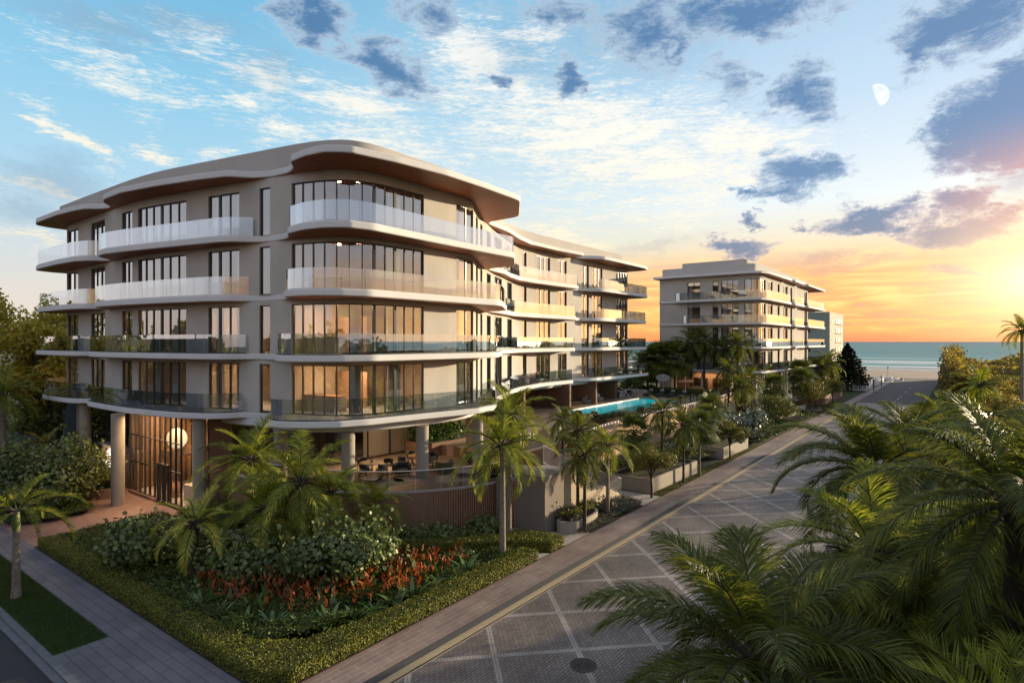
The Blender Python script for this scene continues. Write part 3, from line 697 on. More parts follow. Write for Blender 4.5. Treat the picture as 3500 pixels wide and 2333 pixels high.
# ------------------------------------------------------------------ furniture
def chairproto():
    t=thing('dining_chair','','chair')
    g=G(); g.box(-.25,-.25,.42,.25,.25,.48); g.build('seat',[darkfab],t)
    g=G(); A=Path([(-.27,.02),(-.26,.24),(0,.30),(.26,.24),(.27,.02)]); A=Path(chaikin(A.p,2)); ribbon(g,A,0,A.L,.55,.82,0,.04); g.build('backrest',[darkfab],t,40)
    for x in (-.23,.23):
        for y in (-.22,.22): g=G(); g.tube([(x,y,0),(x*.98,y*.98,.6)],[.018,.022],6); g.build('leg',[darkmetal],t)
    return t
ch0=chairproto(); used=[0]
def chair(x,y,z,rz,label,group,sc_=None):
    if not used[0]: used[0]=1; ch0.location=(x,y,z); ch0.rotation_euler=(0,0,rz); ch0['label']=label; ch0['group']=group; return ch0
    return dup(ch0,label,(x,y,z),rz,sc_,group)
def rtable(x,y,z,r,h,label,wm=woodm,group=None,vase=None):
    t=thing('round_table',label,'table',(x,y,z),0,group)
    g=G(); g.cyl(0,0,h-.045,h,r,36); g.build('tabletop',[wm],t,40)
    for a in (0,90,180,270):
        c,s_=math.cos(R(a+45)),math.sin(R(a+45)); g=G(); g.tube([(c*r*.45,s_*r*.45,0),(c*r*.6,s_*r*.6,h-.045)],.03,8); g.build('leg',[wm],t)
    if vase:
        v=thing('flower_vase',vase,'vase',(x,y,z+h)); g=G(); g.lathe(0,0,[(.01,0),(.07,.01),(.08,.09),(.04,.16),(.05,.2)],14); g.build('vase_body',[stone],v,50)
        g=G(); P=rng.normal(0,.09,(50,3))+np.array((0,0,.34)); leafcloud(g,P,rng.normal(0,1,(50,3)),.05,'oval'); g.build('flowers',[L_red],v)
    return t
SH={'oval':[(0,-.5),(.28,-.2),(.28,.2),(0,.5),(-.28,.2),(-.28,-.2)],'round':[(0,-.5),(.43,-.25),(.43,.25),(0,.5),(-.43,.25),(-.43,-.25)],'quad':[(0,-.5),(.3,0),(0,.5),(-.3,0)],'blade':[(-.07,0),(.07,0),(0,1)],'strap':[(-.09,0),(.09,0),(.13,.5),(0,1),(-.13,.5)]}
def leafcloud(g,P,N,size,shape='quad',mi=0,T=None,jit=.35):
    P=np.asarray(P,float); N=np.asarray(N,float); n=len(P)
    N=N/(np.linalg.norm(N,axis=1,keepdims=True)+1e-9)
    if T is None: T=rng.normal(0,1,(n,3))
    T=T-N*(T*N).sum(1,keepdims=True); T/=np.linalg.norm(T,axis=1,keepdims=True)+1e-9
    Bv=np.cross(N,T); s=size*(1+jit*rng.uniform(-1,1,(n,1)))
    sh=SH[shape]; V=np.stack([P+s*(a*Bv+b*T) for a,b in sh],1).reshape(-1,3); k=len(sh)
    g.add(V,np.arange(n*k).reshape(n,k),mi)
D1='dining chairs on the terrace'
rtable(23.0,27.6,2.2,.68,.75,'round wooden dining table with flowers near the pale column and curtains',group='terrace dining tables',vase='small flower vase on the table nearest the curtains')
rtable(26.1,26.9,2.2,.66,.75,'round wooden dining table with flowers just left of the middle column',group='terrace dining tables',vase='small flower vase on the table beside the middle column')
for x,y,rz,l in ((22.3,27.3,100,'dark dining chair left of the table by the curtains'),(22.9,26.6,180,'dark dining chair in front of the table by the curtains'),(23.9,27.3,-90,'dark dining chair right of the table by the curtains'),(23.2,28.6,0,'dark dining chair behind the table by the curtains'),(25.2,27.3,80,'dark dining chair left of the table beside the column'),(25.9,25.9,180,'dark dining chair in front of the table beside the column'),(26.5,27.9,0,'dark dining chair behind the table beside the column'),(27.0,26.6,-90,'dark dining chair right of the table beside the column')):
    chair(x,y,2.2,R(rz),l,D1)
for i,(x,y,a,b) in enumerate(((25.5,23.2,1.5,1.0),(23.9,25.2,1.2,.8),(21.9,25.5,1.4,1.0))):
    g=G(); g.lathe(x,y,[(0,2.2),(1,2.2),(1,2.215),(0,2.215)],36,0,a,b); tag(g.build('rug',[rugm]),('pale round rug under the terrace sofa corner','pale oval rug beside the black terrace armchair','pale round rug behind the palm at the terrace end')[i],'rug')
for x,y,r,l in ((21.4,25.9,.5,'low round coffee table at the left end of the terrace'),(22.3,26.3,.42,'low round coffee table second from the left end of the terrace'),(26.0,23.0,.62,'low pale coffee table beside the grey terrace sofa'),(27.0,23.6,.45,'small low coffee table behind the pale one at the sofa')):
    rtable(x,y,2.2,r,.36,l,woodm if r<.5 else stone)
def armchair(name,label,x,y,z,rz,m,w=.8,group=None,frame=None):
    t=thing(name,label,'armchair',(x,y,z),rz,group)
    g=G(); g.prism(chaikin([(-w/2,-.4),(w/2,-.4),(w/2,.35),(-w/2,.35)],2,True),.18,.42); g.build('seat',[m],t,40)
    g=G(); A=Path(chaikin([(-w/2,-.25),(-w/2,.3),(0,.42),(w/2,.3),(w/2,-.25)],2)); ribbon(g,A,0,A.L,.2,.72,0,.13); g.build('backrest',[m],t,50)
    for sx in (-1,1):
        for sy in (-1,1): g=G(); g.tube([(sx*w*.38,sy*.3,0),(sx*w*.38,sy*.3,.2)],.025,6); g.build('leg',[frame or darkmetal],t)
    return t
armchair('armchair','black curved armchair on the terrace left of the middle column',23.9,26.0,2.2,R(-60),darkfab)
armchair('armchair','olive green armchair right of the middle terrace column',25.9,24.5,2.2,R(160),olive)
armchair('armchair','dark armchair at the back right of the terrace',29.0,24.9,2.2,R(-40),darkfab)
def sofa(label,x,y,z,rz,m,L=2.2,group=None,cush=None):
    t=thing('sofa',label,'sofa',(x,y,z),rz,group)
    g=G(); g.prism(chaikin([(-L/2,-.5),(L/2,-.5),(L/2,.5),(-L/2,.5)],2,True),.05,.42); g.build('seat',[m],t,40)
    g=G(); A=Path(chaikin([(-L/2,0),(-L/2,.5),(0,.55),(L/2,.5),(L/2,.2)],2)); ribbon(g,A,0,A.L,.1,.75,0,.2); g.build('backrest',[m],t,50)
    if cush: g=G(); g.obox(-.3,.15,.62,.5,.16,.42,.1,0,0); g.obox(.4,.18,.6,.45,.16,.4,-.2); g.build('cushion',[cush],t,40)
    return t
sofa('dark grey sofa behind the coconut palm at the terrace corner',27.3,22.0,2.2,R(160),darkfab,2.4)
pl=thing('planter','raised brown planter full of dark foliage at the back of the terrace','planter',(31.0,29.8,2.2))
g=G(); g.prism([(-2.4,-1.0),(2.4,-1.4),(2.6,1.2),(-2.2,1.2)],0,.9,1,0); g.build('planter_box',[brownwall,soil],pl)
P=np.stack([rng.uniform(-2.3,2.4,700),rng.uniform(-1.1,1.1,700),.9+rng.gamma(2,.35,700)],1); g=G(); leafcloud(g,P,rng.normal(0,1,(700,3))+np.array((0,0,.8)),.34,'oval'); g.build('foliage',[L_broad],pl)
# loungers
def lounger(name,label,x,y,z,rz,m,group,basem=teak):
    t=thing(name,label,'sun lounger',(x,y,z),rz,group)
    g=G(); g.box(-1.0,-.35,.10,1.0,.35,.22); 
    f=g.build('frame',[basem],t)
    for sx in (-.85,.85):
        for sy in (-.28,.28): g=G(); g.box(sx-.05,sy-.05,0,sx+.05,sy+.05,.10); g.build('leg',[basem],t)
    g=G(); g.box(-.35,-.34,.225,1.0,.34,.34); g.build('mattress',[m],t)
    g=G(); g.obox(-.66,0,.50,.82,.68,.11,0,0,R(38)); g.build('backrest',[m],t)
    g=G(); g.obox(-.88,0,.74,.2,.5,.09,0,0,R(38)); g.build('headrest',[palefab if m is darkfab else m],t)
    return t
GL='sun loungers round the pool'
lo=lounger('sun_lounger','olive lounger furthest left of the three at the near end of the pool',48.2,29.5,DZ,0,olive,GL)
for x,y,rz,l in ((48.3,28.1,0,'olive lounger in the middle of the three at the near end of the pool'),(48.4,26.5,0,'olive lounger rightmost of the three at the near end of the pool'),(54.6,34.4,R(-60),'olive lounger under the wing, left of the grey daybeds'),(57.4,34.7,R(-60),'olive lounger beside the grey daybeds under the wing'),(54.2,25.2,R(30),'olive lounger behind the glass rail near the round planter'),(57.9,25.2,R(30),'olive lounger behind the glass rail farther along the pool')):
    dup(lo,l,(x,y,DZ),rz)
lo2=lounger('sun_lounger','dark lounger leftmost of the four at the far end of the pool',73.2,32.8,DZ,R(180),darkfab,GL,darkmetal)
for y,l in ((31.3,'dark lounger second of the four at the far pool end'),(29.8,'dark lounger third of the four at the far end of the pool'),(28.3,'dark lounger rightmost of the four at the far end of the pool')): dup(lo2,l,(73.2,y,DZ),R(180))
sofa('grey poolside daybed with cushions, nearer of the two under the wing',60.6,34.6,DZ,R(20),greyfab,1.9,'poolside daybeds',palefab)
sofa('grey poolside daybed with cushions, farther of the two under the wing',63.6,34.9,DZ,R(10),greyfab,1.9,'poolside daybeds',palefab)
def rect_table(label,x,y,z):
    t=thing('dining_table',label,'table',(x,y,z)); g=G(); g.prism(chaikin([(-1.0,-.5),(1,-.5),(1,.5),(-1,.5)],2,True),.7,.75); g.build('tabletop',[woodm],t)
    for sx in (-.6,.6): g=G(); g.cyl(sx,0,0,.7,.14,16); g.build('leg',[woodm],t)
rect_table('poolside dining table nearer the brown pier',69.6,35.6,DZ); rect_table('poolside dining table at the wing end',72.6,35.4,DZ)
k=0
for tx,ty in ((69.6,35.6),(72.6,35.4)):
    for dx,dy,rz in ((-.5,-.8,180),(.5,-.8,180),(-1.3,0,90)):
        k+=1; c=chair(tx+dx,ty+dy,DZ,R(rz),['','pale chair at the left end of the first poolside table','pale chair before the first poolside table, left one','pale chair in front of the first poolside table, right one','pale chair at the left end of the second poolside table','pale chair in front of the second poolside table, left one','pale chair in front of the second poolside table, right one'][{1:2,2:3,3:1,4:5,5:6,6:4}[k]],'chairs at the poolside tables')
        for o in c.children:
            if o.name.startswith(('seat','backrest')):
                o.data=o.data.copy(); o.data.materials.clear(); o.data.materials.append(palefab)
def parasol(label,x,y,z,h,r,tilt,m,az=0):
    t=thing('parasol',label,'parasol',(x,y,z),az)
    g=G(); g.cyl(0,0,0,h+.5,.04,10); g.build('pole',[whitemetal],t)
    g=G(); g.cyl(0,0,0,.06,.3,20); g.build('base',[darkmetal],t)
    g=G(); g.lathe(0,0,[(0,.10),(r*.5,.07),(r,0),(r,-.03),(r*.5,.03),(0,.05)],32,0,1,.8); o=g.build('canopy',[m],t,40); o.location=(0,0,h); o.rotation_euler=(R(tilt[0]),R(tilt[1]),0)
parasol('tilted grey oval parasol at the far end of the pool, left one',74.6,31.4,DZ,2.35,1.1,(16,-20),greyfab)
parasol('flat copper coloured parasol at the far end of the pool, right one',74.6,28.4,DZ,2.05,1.15,(0,-3),coppr)
# balcony furniture
def lchair(label,x,y,z,rz,m,fm=teak):
    t=thing('lounge_chair',label,'lounge chair',(x,y,z),rz,'lounge chairs on the lowest balconies')
    g=G(); g.box(-.38,-.4,.30,.38,.4,.45); g.build('seat',[m],t)
    g=G(); g.obox(0,.38,.62,.74,.16,.5,0,0,0); g.build('backrest',[m],t)
    for sx in (-.43,.43):
        g=G(); g.box(sx-.03,-.4,.52,sx+.03,.4,.57); g.box(sx-.03,-.4,0,sx+.03,-.34,.52); g.box(sx-.03,.34,0,sx+.03,.4,.52); g.build('armrest',[fm],t)
lchair('pale lounge chair leftmost on the lowest left end balcony',15.9,53.4,LV[0],R(-110),palefab); lchair('pale lounge chair right of its pair on the lowest left end balcony',15.9,51.6,LV[0],R(-80),palefab)
lchair('dark lounge chair on the lowest balcony in front of the wide window',15.9,42.3,LV[0],R(-80),darkfab,teak)

# ------------------------------------------------------------------ second building
b2=thing('apartment_building','pale five storey apartment block with rounded corner and stacked balconies nearer the beach','apartment building',(0,0,0))
W2=[(85.9,36.6),(86.0,24.3)]
W2=W2+chaikin([(86.0,24.3),(86.0,22.4),(88.2,22.2)],3)[1:]+[(116.3,21.95),(116.35,36.5)]
P2=Path(W2)
def s2y(y): return 36.6-y
def sx(x):  # along street facade
    base=[s for s,p in zip(P2.S,P2.p) if p==(88.2,22.2)][0]; return base+(x-88.2)
O2=[(s2y(32.4),s2y(30.5),2),(s2y(28.7),s2y(27.9),1),(s2y(27.5),s2y(25.1),3),(s2y(24.3),sx(88.9),5),(sx(90.0),sx(92.6),3),(sx(95.4),sx(96.6),1),(sx(99.0),sx(101.6),3),(sx(103.4),sx(104.6),1),(sx(113.6),sx(115.6),2)]
wall(P2,levels,[(a,b,.02,2.7,None) for a,b,n in O2],b2,plaster,s1=sx(116.3))
for li in range(4):
    for a,b,n in O2: window(P2,a,b,LV[li]+.02,LV[li]+2.68,n,b2,curt=((.05,.3),) if n>1 else ())
g=G(); g.box(85.92,36.5,.1,116.3,36.7,ROOF); g.box(116.36,22,.1,116.5,36.6,ROOF)
for li in range(4): g.box(91,25.5,LV[li],91.2,36,LV[li]+2.9,1); g.box(91.2,26.5,LV[li],115,26.7,LV[li]+2.9,1)
g.build('back_wall',[plaster,interior],b2)
def out2(k):
    e=[-0,.3,.6,.9][k] if k<4 else 0
    y0=30.4+{0:.4,1:1.2,2:2.2,3:3.2,4:5}[k]
    return [('w',[(88,36.75),(85.75,36.7),(85.7,y0+1.2)]),('b',[(85.65,y0+.7),(85.1,y0),(84.85,y0-1.2),(84.8,25.5),(84.85,23.2),(85.5,21.9),(87.3,21.3),(93,21.1),(98.2+.3*k,21.0),(98.5+.3*k,21.2),(99.6+.3*k,21.85)]),('w',[(99.9+.3*k,21.85)]),('b',[(101.5,20.9),(107.7,20.8),(108.0,21.1),(108.4,21.85)]),('w',[(109.3,21.85)]),('b',[(110.5,20.7),(125.0,20.6),(125.4,20.9),(125.4,27.8)])]
for li in range(4):
    sg_=out2(li); fr=[p for _,s in sg_ for p in s]
    g=G(); g.prism([p for p in fr]+[(116.5,27.9),(116.5,36.75)],LV[li]-.34,LV[li],1,0,2,PROF(LV[li]-.34,LV[li])); g.build('floor_slab',[fascia,deckm,soffit],b2,35)
    for k_,s in sg_:
        if k_=='b': railing(s,LV[li],b2,k=1,pane=1.5,cap=False)
sg_=out2(4); fr=[p for _,s in sg_ for p in s]
g=G(); g.prism([(88,37.3),(84.9,37.3),(84.75,34)]+fr[4:]+[(116.5,27.9),(116.5,37.3)],ROOF,ROOF+.34,0,0,2,PROF(ROOF,ROOF+.34)); g.build('roof_slab',[fascia,deckm,soffit],b2,35)
g=G(); g.prism([(86.7,36.6)]+chaikin([(86.7,25.3),(86.7,23.2),(89,23.1)],3)+[(119.5,22.7),(119.5,36.6)],ROOF+.34,20.9); g.build('parapet',[parapet_m],b2,30)
g=G(); g.prism([(92.2,35.6)]+chaikin([(92.2,27.4),(92.2,25.8),(94.3,25.7)],3)+[(111,25.5),(111,35.6)],20.9,22.3); g.build('roof_plant_screen',[parapet_m],b2,30)
# ground floor of second building
g=G(); g.box(88.5,24.2,.1,98,24.4,5.6,1); g.box(88.5,24.4,.1,88.7,34.9,5.6,1); g.box(106.5,22.0,.1,116.3,22.2,5.6); g.box(106.5,22.2,.1,106.7,30,5.6); g.box(86.2,35,.1,91,36.5,5.6); g.box(98,24.4,.1,106.5,24.6,5.6,1)
g.build('ground_floor_wall',[plaster,brownwall],b2)
G1=Path([(89.2,24.0),(97.5,24.0)]); window(G1,0,8.3,.4,5.3,7,b2,fm=whitemetal,gm=wglass,inset=0)
G3=Path([(116.4,21.9),(122.5,21.9)]); window(G3,0,6.1,1.6,5.4,8,b2,fm=whitemetal,gm=wglass,inset=0)
g=G(); g.box(116.4,22.2,.1,122.5,30,5.6); g.box(116.38,21.85,.1,122.6,22.2,1.6); g.build('lower_wing_wall',[beigewall],b2)
for x,y in ((87.2,30.5),(87.2,26.5),(88.2,23),(98.9,22.6),(101.8,22.4),(104.5,22.4)): g=G(); g.cyl(x,y,.1,5.62,.3,20); g.build('column',[fascia],b2,40)
g=G()
for y0,y1 in ((32.3,30.2),(29.5,25.0)): g.box(88.38,y1,.3,88.44,y0,4.6)
g.build('dark_glazing',[dglass],b2)
# amber arches under the second building
for i,(y,w) in enumerate(((29.0,1.5),(25.6,1.2))):
    g=G(); v=[(80.2,y+w*math.cos(a),DZ-.3+w*.9*math.sin(a)) for a in [R(180*j/14) for j in range(15)]]; n=len(v)
    g.add(v+[(x+.3,yy,z) for x,yy,z in v],[list(range(n))[::-1]]); g.add(v+[(x+.3,yy,z) for x,yy,z in v],[(j,j+1,n+j+1,n+j) for j in range(n-1)])
    tag(g.build('garden_arch',[coral]),('amber arched garden shelter behind the flat parasol','small amber garden shelter between the dark palms')[i],'garden shelter')

# ------------------------------------------------------------------ third tower
b3=thing('apartment_tower','grey green apartment tower with cream side standing behind the beach palms','apartment building',(0,0,0))
g=G(); g.box(201,32,0,226,50,18.6,0); g.box(201.3,36,18.6,212,46,21.0,0); g.box(200.9,31.9,18.6,226.1,50.1,18.9,1)
g.build('tower_wall',[greenb,cream],b3)
g=G(); g.box(201.6,31.94,.0,226.0,31.995,18.6); g.build('side_wall',[cream],b3)
for r_ in range(6):
    z=15.6-r_*2.9
    for c in range(3):
        o=G(); x=211+c*4.6; o.box(x,31.82,z,x+2.6,31.93,z+1.5); w=o.build('window',[framem],b3); o=G(); o.box(x-.3,31.5,z-.25,x+3.0,31.93,z-.12); o.build('sill',[cream],w)
    o=G(); o.box(205,31.85,z,205.7,31.93,z+1.1); o.build('window',[framem],b3)
    if r_<5: o=G(); o.box(200.93,37.2,z,200.99,40,z+1.1); o.build('window',[framem],b3)

# left background: dark blue low house
h=thing('low_house','low dark blue house behind the palms at the left edge','house',(0,0,0))
g=G(); g.box(22,72,0,40,84,4.6); g.build('house_wall',[bluewall],h)
g=G(); g.box(21.5,71.5,4.6,40.5,84.5,4.9); g.build('roof',[greywall],h)
for x in (23.5,27.5,31.5): g=G(); g.box(x,71.9,.3,x+1.5,71.98,3.2); w=g.build('door',[brownwall],h); g=G(); g.box(x-.1,71.86,.2,x,71.98,3.3); g.box(x+1.5,71.86,.2,x+1.6,71.98,3.3); g.build('frame',[cream],w)
h=thing('white_house','small white house glimpsed between the trees at the far left','house',(0,0,0))
g=G(); g.box(8,86,0,19,94,6.0); g.build('house_wall',[cream],h); g=G(); g.box(7.6,85.6,6.0,19.4,94.4,6.3); g.build('roof',[greywall],h); g=G(); g.box(11,85.9,1,12.4,85.98,3); g.box(15,85.9,1,16.4,85.98,3); g.build('window',[framem],h)
# ------------------------------------------------------------------ ground & paving
def sheet(name,poly,z,m):
    g=G(); g.add([(x,y,z) for x,y in poly],[list(range(len(poly)))]); return struct(g.build(name,[m]))
rc=lambda x0,y0,x1,y1:[(x0,y0),(x1,y0),(x1,y1),(x0,y1)]
g=G()
g.add([(-600,-3000,-.06),(260,-3000,-.06),(260,3000,-.06),(-600,3000,-.06)],[0,1,2,3]); struct(g.build('ground',[groundm]))
g=G(); g.add([(252,-30000,-.03),(30000,-30000,-.03),(30000,30000,-.03),(252,30000,-.03)],[0,1,2,3]); struct(g.build('sea',[sea_m]))
sheet('side_road',rc(-30,-100,5.9,200),0,asphalt)
sheet('road',rc(5.9,5.0,113,13.3),0,[m for m in [MATS['road_pavers']]][0])
sheet('far_road',rc(113,5.0,196,13.9),0,asphalt_far)
sheet('road_line',rc(5.9,13.30,113,13.34),0,paleline)
sheet('gutter_strip',rc(5.9,13.34,113,13.42),0,gutter)
g=G(); g.box(5.9,13.42,-.02,113,13.68,.02); struct(g.build('yellow_kerb_stripe',[yellow]))
g=G(); g.box(5.9,13.50,.02,113,13.53,.024); struct(g.build('stripe_pale_line',[paleline]))  # pale line laid on the yellow stripe
g=G(); g.add([(5.9,13.68,.004),(113,13.68,.004),(113,13.93,.10),(5.9,13.93,.10)],[0,1,2,3]); struct(g.build('kerb_face',[gutter]))
g=G(); g.box(9.15,13.93,-.05,196,15.3,.104); struct(g.build('pavement',[mwalk]))
g=G(); g.box(9.15,15.302,-.05,113,15.36,.13); struct(g.build('pavement_edge',[mat('edge_brick',(.09,.05,.045),.8,.1,5)]))
g=G(); g.box(6.35,13.93,-.05,9.148,22.9,.1); g.box(7.9,22.9,-.05,9.148,200,.1); struct(g.build('side_pavement',[walkm]))
g=G(); g.box(5.9,13.7,-.05,6.12,200,.05); g.box(6.12,13.7,-.05,6.348,200,.102); struct(g.build('side_kerb',[kerbm]))
g=G(); g.box(6.348,22.9,-.05,7.898,200,.09); struct(g.build('verge',[grassbase]))
g=G(); g.box(9.15,35.8,-.05,30,60,.108); struct(g.build('entrance_paving',[plazam]))
g=G(); g.box(9.15,15.362,-.05,30,35.8,.09); g.box(30,15.362,-.05,113,23.8,.09); struct(g.build('planting_soil',[soil]))
g=G(); g.prism([(23.4,15.37),(22.4,15.37),(19.2,18.9),(15.4,22.8),(15.9,23.4),(19.8,19.5),(22.6,16.7)],.05,.115); g.prism([(24.7,15.37),(27.2,15.37),(26.4,16.6),(26.2,17.1),(25.5,17.1),(25.5,20),(24.2,18.6)],.05,.112); g.prism([(33.6,15.37),(36.2,15.37),(36.2,18),(34.5,19.3),(34.3,17.3)],.05,.114)
struct(g.build('garden_path',[MATS['pale_stone']]))
g=G(); g.box(5.9,-300,-.05,196,4.85,.07); struct(g.build('right_verge',[grassbase])); g=G(); g.box(5.9,4.85,-.05,196,5.0,.1); struct(g.build('right_kerb',[kerbm]))
g=G(); g.lathe(16.1,9.37,[(0,.006),(.36,.006),(.40,.012),(.42,.012),(.42,.001)],40)
for k in range(12):
    a=k*math.pi/6; 
    for r_ in (.12,.2,.28): g.obox(16.1+r_*math.cos(a),9.37+r_*math.sin(a),.012,.05,.014,.008,a)
tag(g.build('manhole_cover',[manholem]),'round dark iron manhole cover in the grid paved road','manhole cover')
for i,x in enumerate((116,122,128,140,152)):
    sheet('lane_marking',rc(x,8.9,x+2.4,9.02),.006,whitepaint)

# ------------------------------------------------------------------ foliage makers
def hedge(name,label,poly,h,size,dens,m,cat='hedge',kind=None,bump=.06,z0=.1,shape='quad',parent=None,htfun=None,jz=.05,core=None):
    g=G(); a=area(poly)
    pc=poly if sum(p[0]*q[1]-q[0]*p[1] for p,q in zip(poly,poly[1:]+poly[:1]))>0 else poly[::-1]
    if h>.12 and htfun is None:
        g.prism(offs(pc,.06,True),z0-.05,z0+h-.04,1,1,1)
    n=int(a*dens); q=rand_in(pc,n)
    hh=h if htfun is None else htfun(q)
    z=z0+hh+rng.normal(0,jz,n)-.02; P=np.column_stack([q,z])
    N=rng.normal(0,.75,(n,3))+np.array((0,0,1.1)); leafcloud(g,P,N,size,shape)
    if htfun is None:
        Ls=[(u,v) for u,v in zip(pc,pc[1:]+pc[:1])]
        for u,v in Ls:
            L=math.dist(u,v); k=int(L*h*dens*1.1)
            if k<1: continue
            t=rng.uniform(0,1,k); zz=rng.uniform(0,1,k)**.8*h
            nx,ny=(v[1]-u[1])/L,-(v[0]-u[0])/L; off=rng.normal(0,.03,k)
            P=np.column_stack([u[0]+t*(v[0]-u[0])+nx*off,u[1]+t*(v[1]-u[1])+ny*off,z0+zz])
            N=rng.normal(0,.75,(k,3))+np.array((nx,ny,.3)); leafcloud(g,P,N,size,shape)
    else:
        # bumpy core under the leaves
        a_=np.array(pc); lo=a_.min(0); hi=a_.max(0); st=.25; xs=np.arange(lo[0],hi[0]+st,st); ys=np.arange(lo[1],hi[1]+st,st)
        X,Y=np.meshgrid(xs,ys,indexing='ij'); Q=np.column_stack([X.ravel(),Y.ravel()]); Z=z0+htfun(Q)-.07; ok=inpoly(Q,pc)
        nx_,ny_=X.shape; idx=np.arange(nx_*ny_).reshape(nx_,ny_)
        f=np.stack([idx[:-1,:-1],idx[1:,:-1],idx[1:,1:],idx[:-1,1:]],-1).reshape(-1,4); f=f[ok[f].all(1)]
        if len(f): g.add(np.column_stack([Q,Z]),f,1)
    o=g.build(name,[m,core or MATS['soil']],parent)
    if parent is None: tag(o,label,cat,None,kind)
    return o
def mounds(seedv,amp,sc_,base=.05):
    r=np.random.default_rng(seedv); c=r.uniform(0,1,(400,2))
    def f(q):
        x=q[:,0]*sc_; y=q[:,1]*sc_; ix=np.floor(x).astype(int); iy=np.floor(y).astype(int); best=np.full(len(q),9.)
        for dx in (-1,0,1):
            for dy in (-1,0,1):
                k=((ix+dx)*37+(iy+dy)*101)%400; px=ix+dx+c[k,0]; py=iy+dy+c[k,1]; best=np.minimum(best,np.hypot(x-px,y-py))
        return base+amp*np.sqrt(np.clip(1-(best/.95)**2,0,1))
    return f
def lawn(label,poly,z,dens,m,h=.07):
    n=int(area(poly)*dens); q=rand_in(poly,n); g=G()
    P=np.column_stack([q,np.full(n,z)]); T=rng.normal(0,.35,(n,3))+np.array((0,0,1)); N=rng.normal(0,1,(n,3)); N[:,2]*=.2
    leafcloud(g,P,N,h,'blade',0,T); return tag(g.build('lawn_grass',[m]),label,'grass',None,'stuff')
lawn('short green grass strip between the left kerb and pavement',rc(6.37,22.95,7.88,42),.09,1500,L_grass,.09)
lawn('sunlit grass strip along the pavement in front of the low planters',[(36.2,15.38),(60,15.38),(60,15.95),(36.4,16.2)],.09,500,L_grassy,.09)
lawn('yellow green lawn between the far trees and the end of the street',[(88,15.38),(111,15.38),(111,22),(94,20)],.09,130,L_grassy,.12)
lawn('dark grass on the near right verge under the big palms',rc(11,-8,30,4.8),.07,220,L_grass,.12)
# hedge round the corner plot
hc=[(9.3,35.6),(9.25,17.2),(9.35,16.0),(10.0,15.45),(22.4,15.42),(22.2,16.2),(14,16.25),(11.2,16.7),(10.3,17.9),(10.05,22),(10.0,30),(10.05,35.4)]
hedge('hedge','low clipped yellow green hedge edging the corner garden',hc,.44,.062,1500,L_hedge)
hedge('hedge','clipped hedge wedge between the garden path and the slatted wall',[(24.7,15.45),(24.2,17.8),(22.6,18.3),(19.4,21.4),(18.9,21.0),(21.5,18.2),(22.9,16.6),(23.6,15.45)],.5,.065,1100,L_hedge)
mp_=[(10.0,35.6),(9.95,30),(9.95,20),(10.5,17.6),(12.5,16.8),(16,16.4),(22.3,16.0),(21.5,17.1),(19.3,18.7),(15.2,22.7),(14.2,27),(15.0,30),(16.2,33),(16.2,35.7)]
hedge('ground_cover','mounded dark green ground cover filling the corner garden inside the hedge',mp_,.4,.10,560,L_mound,'ground cover','stuff',htfun=mounds(3,.52,.78,.0),shape='quad')
hedge('ground_cover','grey leaved ground cover in front of the curved planter and stair',[(26.6,15.45),(33.7,15.45),(34.2,17.1),(28.5,17.1),(26.7,16.6)],.3,.075,900,L_grey,'ground cover','stuff',htfun=mounds(5,.2,1.4,.1))
hedge('ground_cover','green ground cover bed left of the entrance paving',[(9.3,46),(9.3,40.6),(11,39.6),(13.2,40.2),(13.5,42.5),(12.5,47)],.4,.09,450,L_mound,'ground cover','stuff',htfun=mounds(8,.3,1.0))
hedge('ground_cover','green ground cover below the slatted terrace wall left of the curved wall planter',[(14.6,27),(15.6,23.4),(18.3,21.4),(20,22.2),(18.5,24.5),(17.6,28),(17.4,32),(16.0,32)],.3,.09,450,L_mound,'ground cover','stuff',htfun=mounds(9,.25,1.0))
hedge('ground_cover','dark leafy ground cover beside the far pavement',[(60,15.4),(88,15.4),(92,19),(60,19.5)],.3,.16,110,L_mound,'ground cover','stuff',htfun=mounds(11,.35,.7))
for i,(x,y,rx,ry,l) in enumerate(((63.5,16.4,3.0,.9,'dark bronze creeping bed beside the pavement under the silver bush'),(79.5,16.4,3.4,.9,'dark bronze creeping bed beside the pavement halfway along'),(90.5,16.4,3.0,.9,'dark bronze creeping bed beside the pavement before the far lawn'))):
    hedge('ground_cover',l,[(x+rx*math.cos(a),y+ry*math.sin(a)) for a in np.linspace(0,2*math.pi,16,endpoint=False)],.3,.24,60,L_grey,'ground cover','stuff',htfun=mounds(20+i,.4,1.0,.2),shape='oval')
# planters
def planter(label,poly,h,m=planterm,leaf=L_bush,ln='clipped',lh=.45,dens=350,size=.1,z0=.1,closedn=0):
    t=thing('planter',label,'planter',(0,0,0)); pp=chaikin(poly,closedn,True) if closedn else poly
    if sum(p[0]*q[1]-q[0]*p[1] for p,q in zip(pp,pp[1:]+pp[:1]))<0: pp=pp[::-1]
    g=G(); inn=offs(pp,.14,True)
    n=len(pp); v=[(x,y,z0-.1) for x,y in pp]+[(x,y,z0+h) for x,y in pp]+[(x,y,z0+h) for x,y in inn]+[(x,y,z0+h-.1) for x,y in inn]
    f=[]
    for k in range(3):
        for i in range(n): j=(i+1)%n; f.append((k*n+i,k*n+j,(k+1)*n+j,(k+1)*n+i))
    g.add(v,f); g.add([(x,y,z0+h-.1) for x,y in inn],[list(range(n))],1); g.build('planter_box',[m,soil],t,30)
    hedge('plants','',inn,lh,size,dens,leaf,z0=z0+h-.12,parent=t,htfun=mounds(int(poly[0][0]*7),lh,.9,.1)); return t
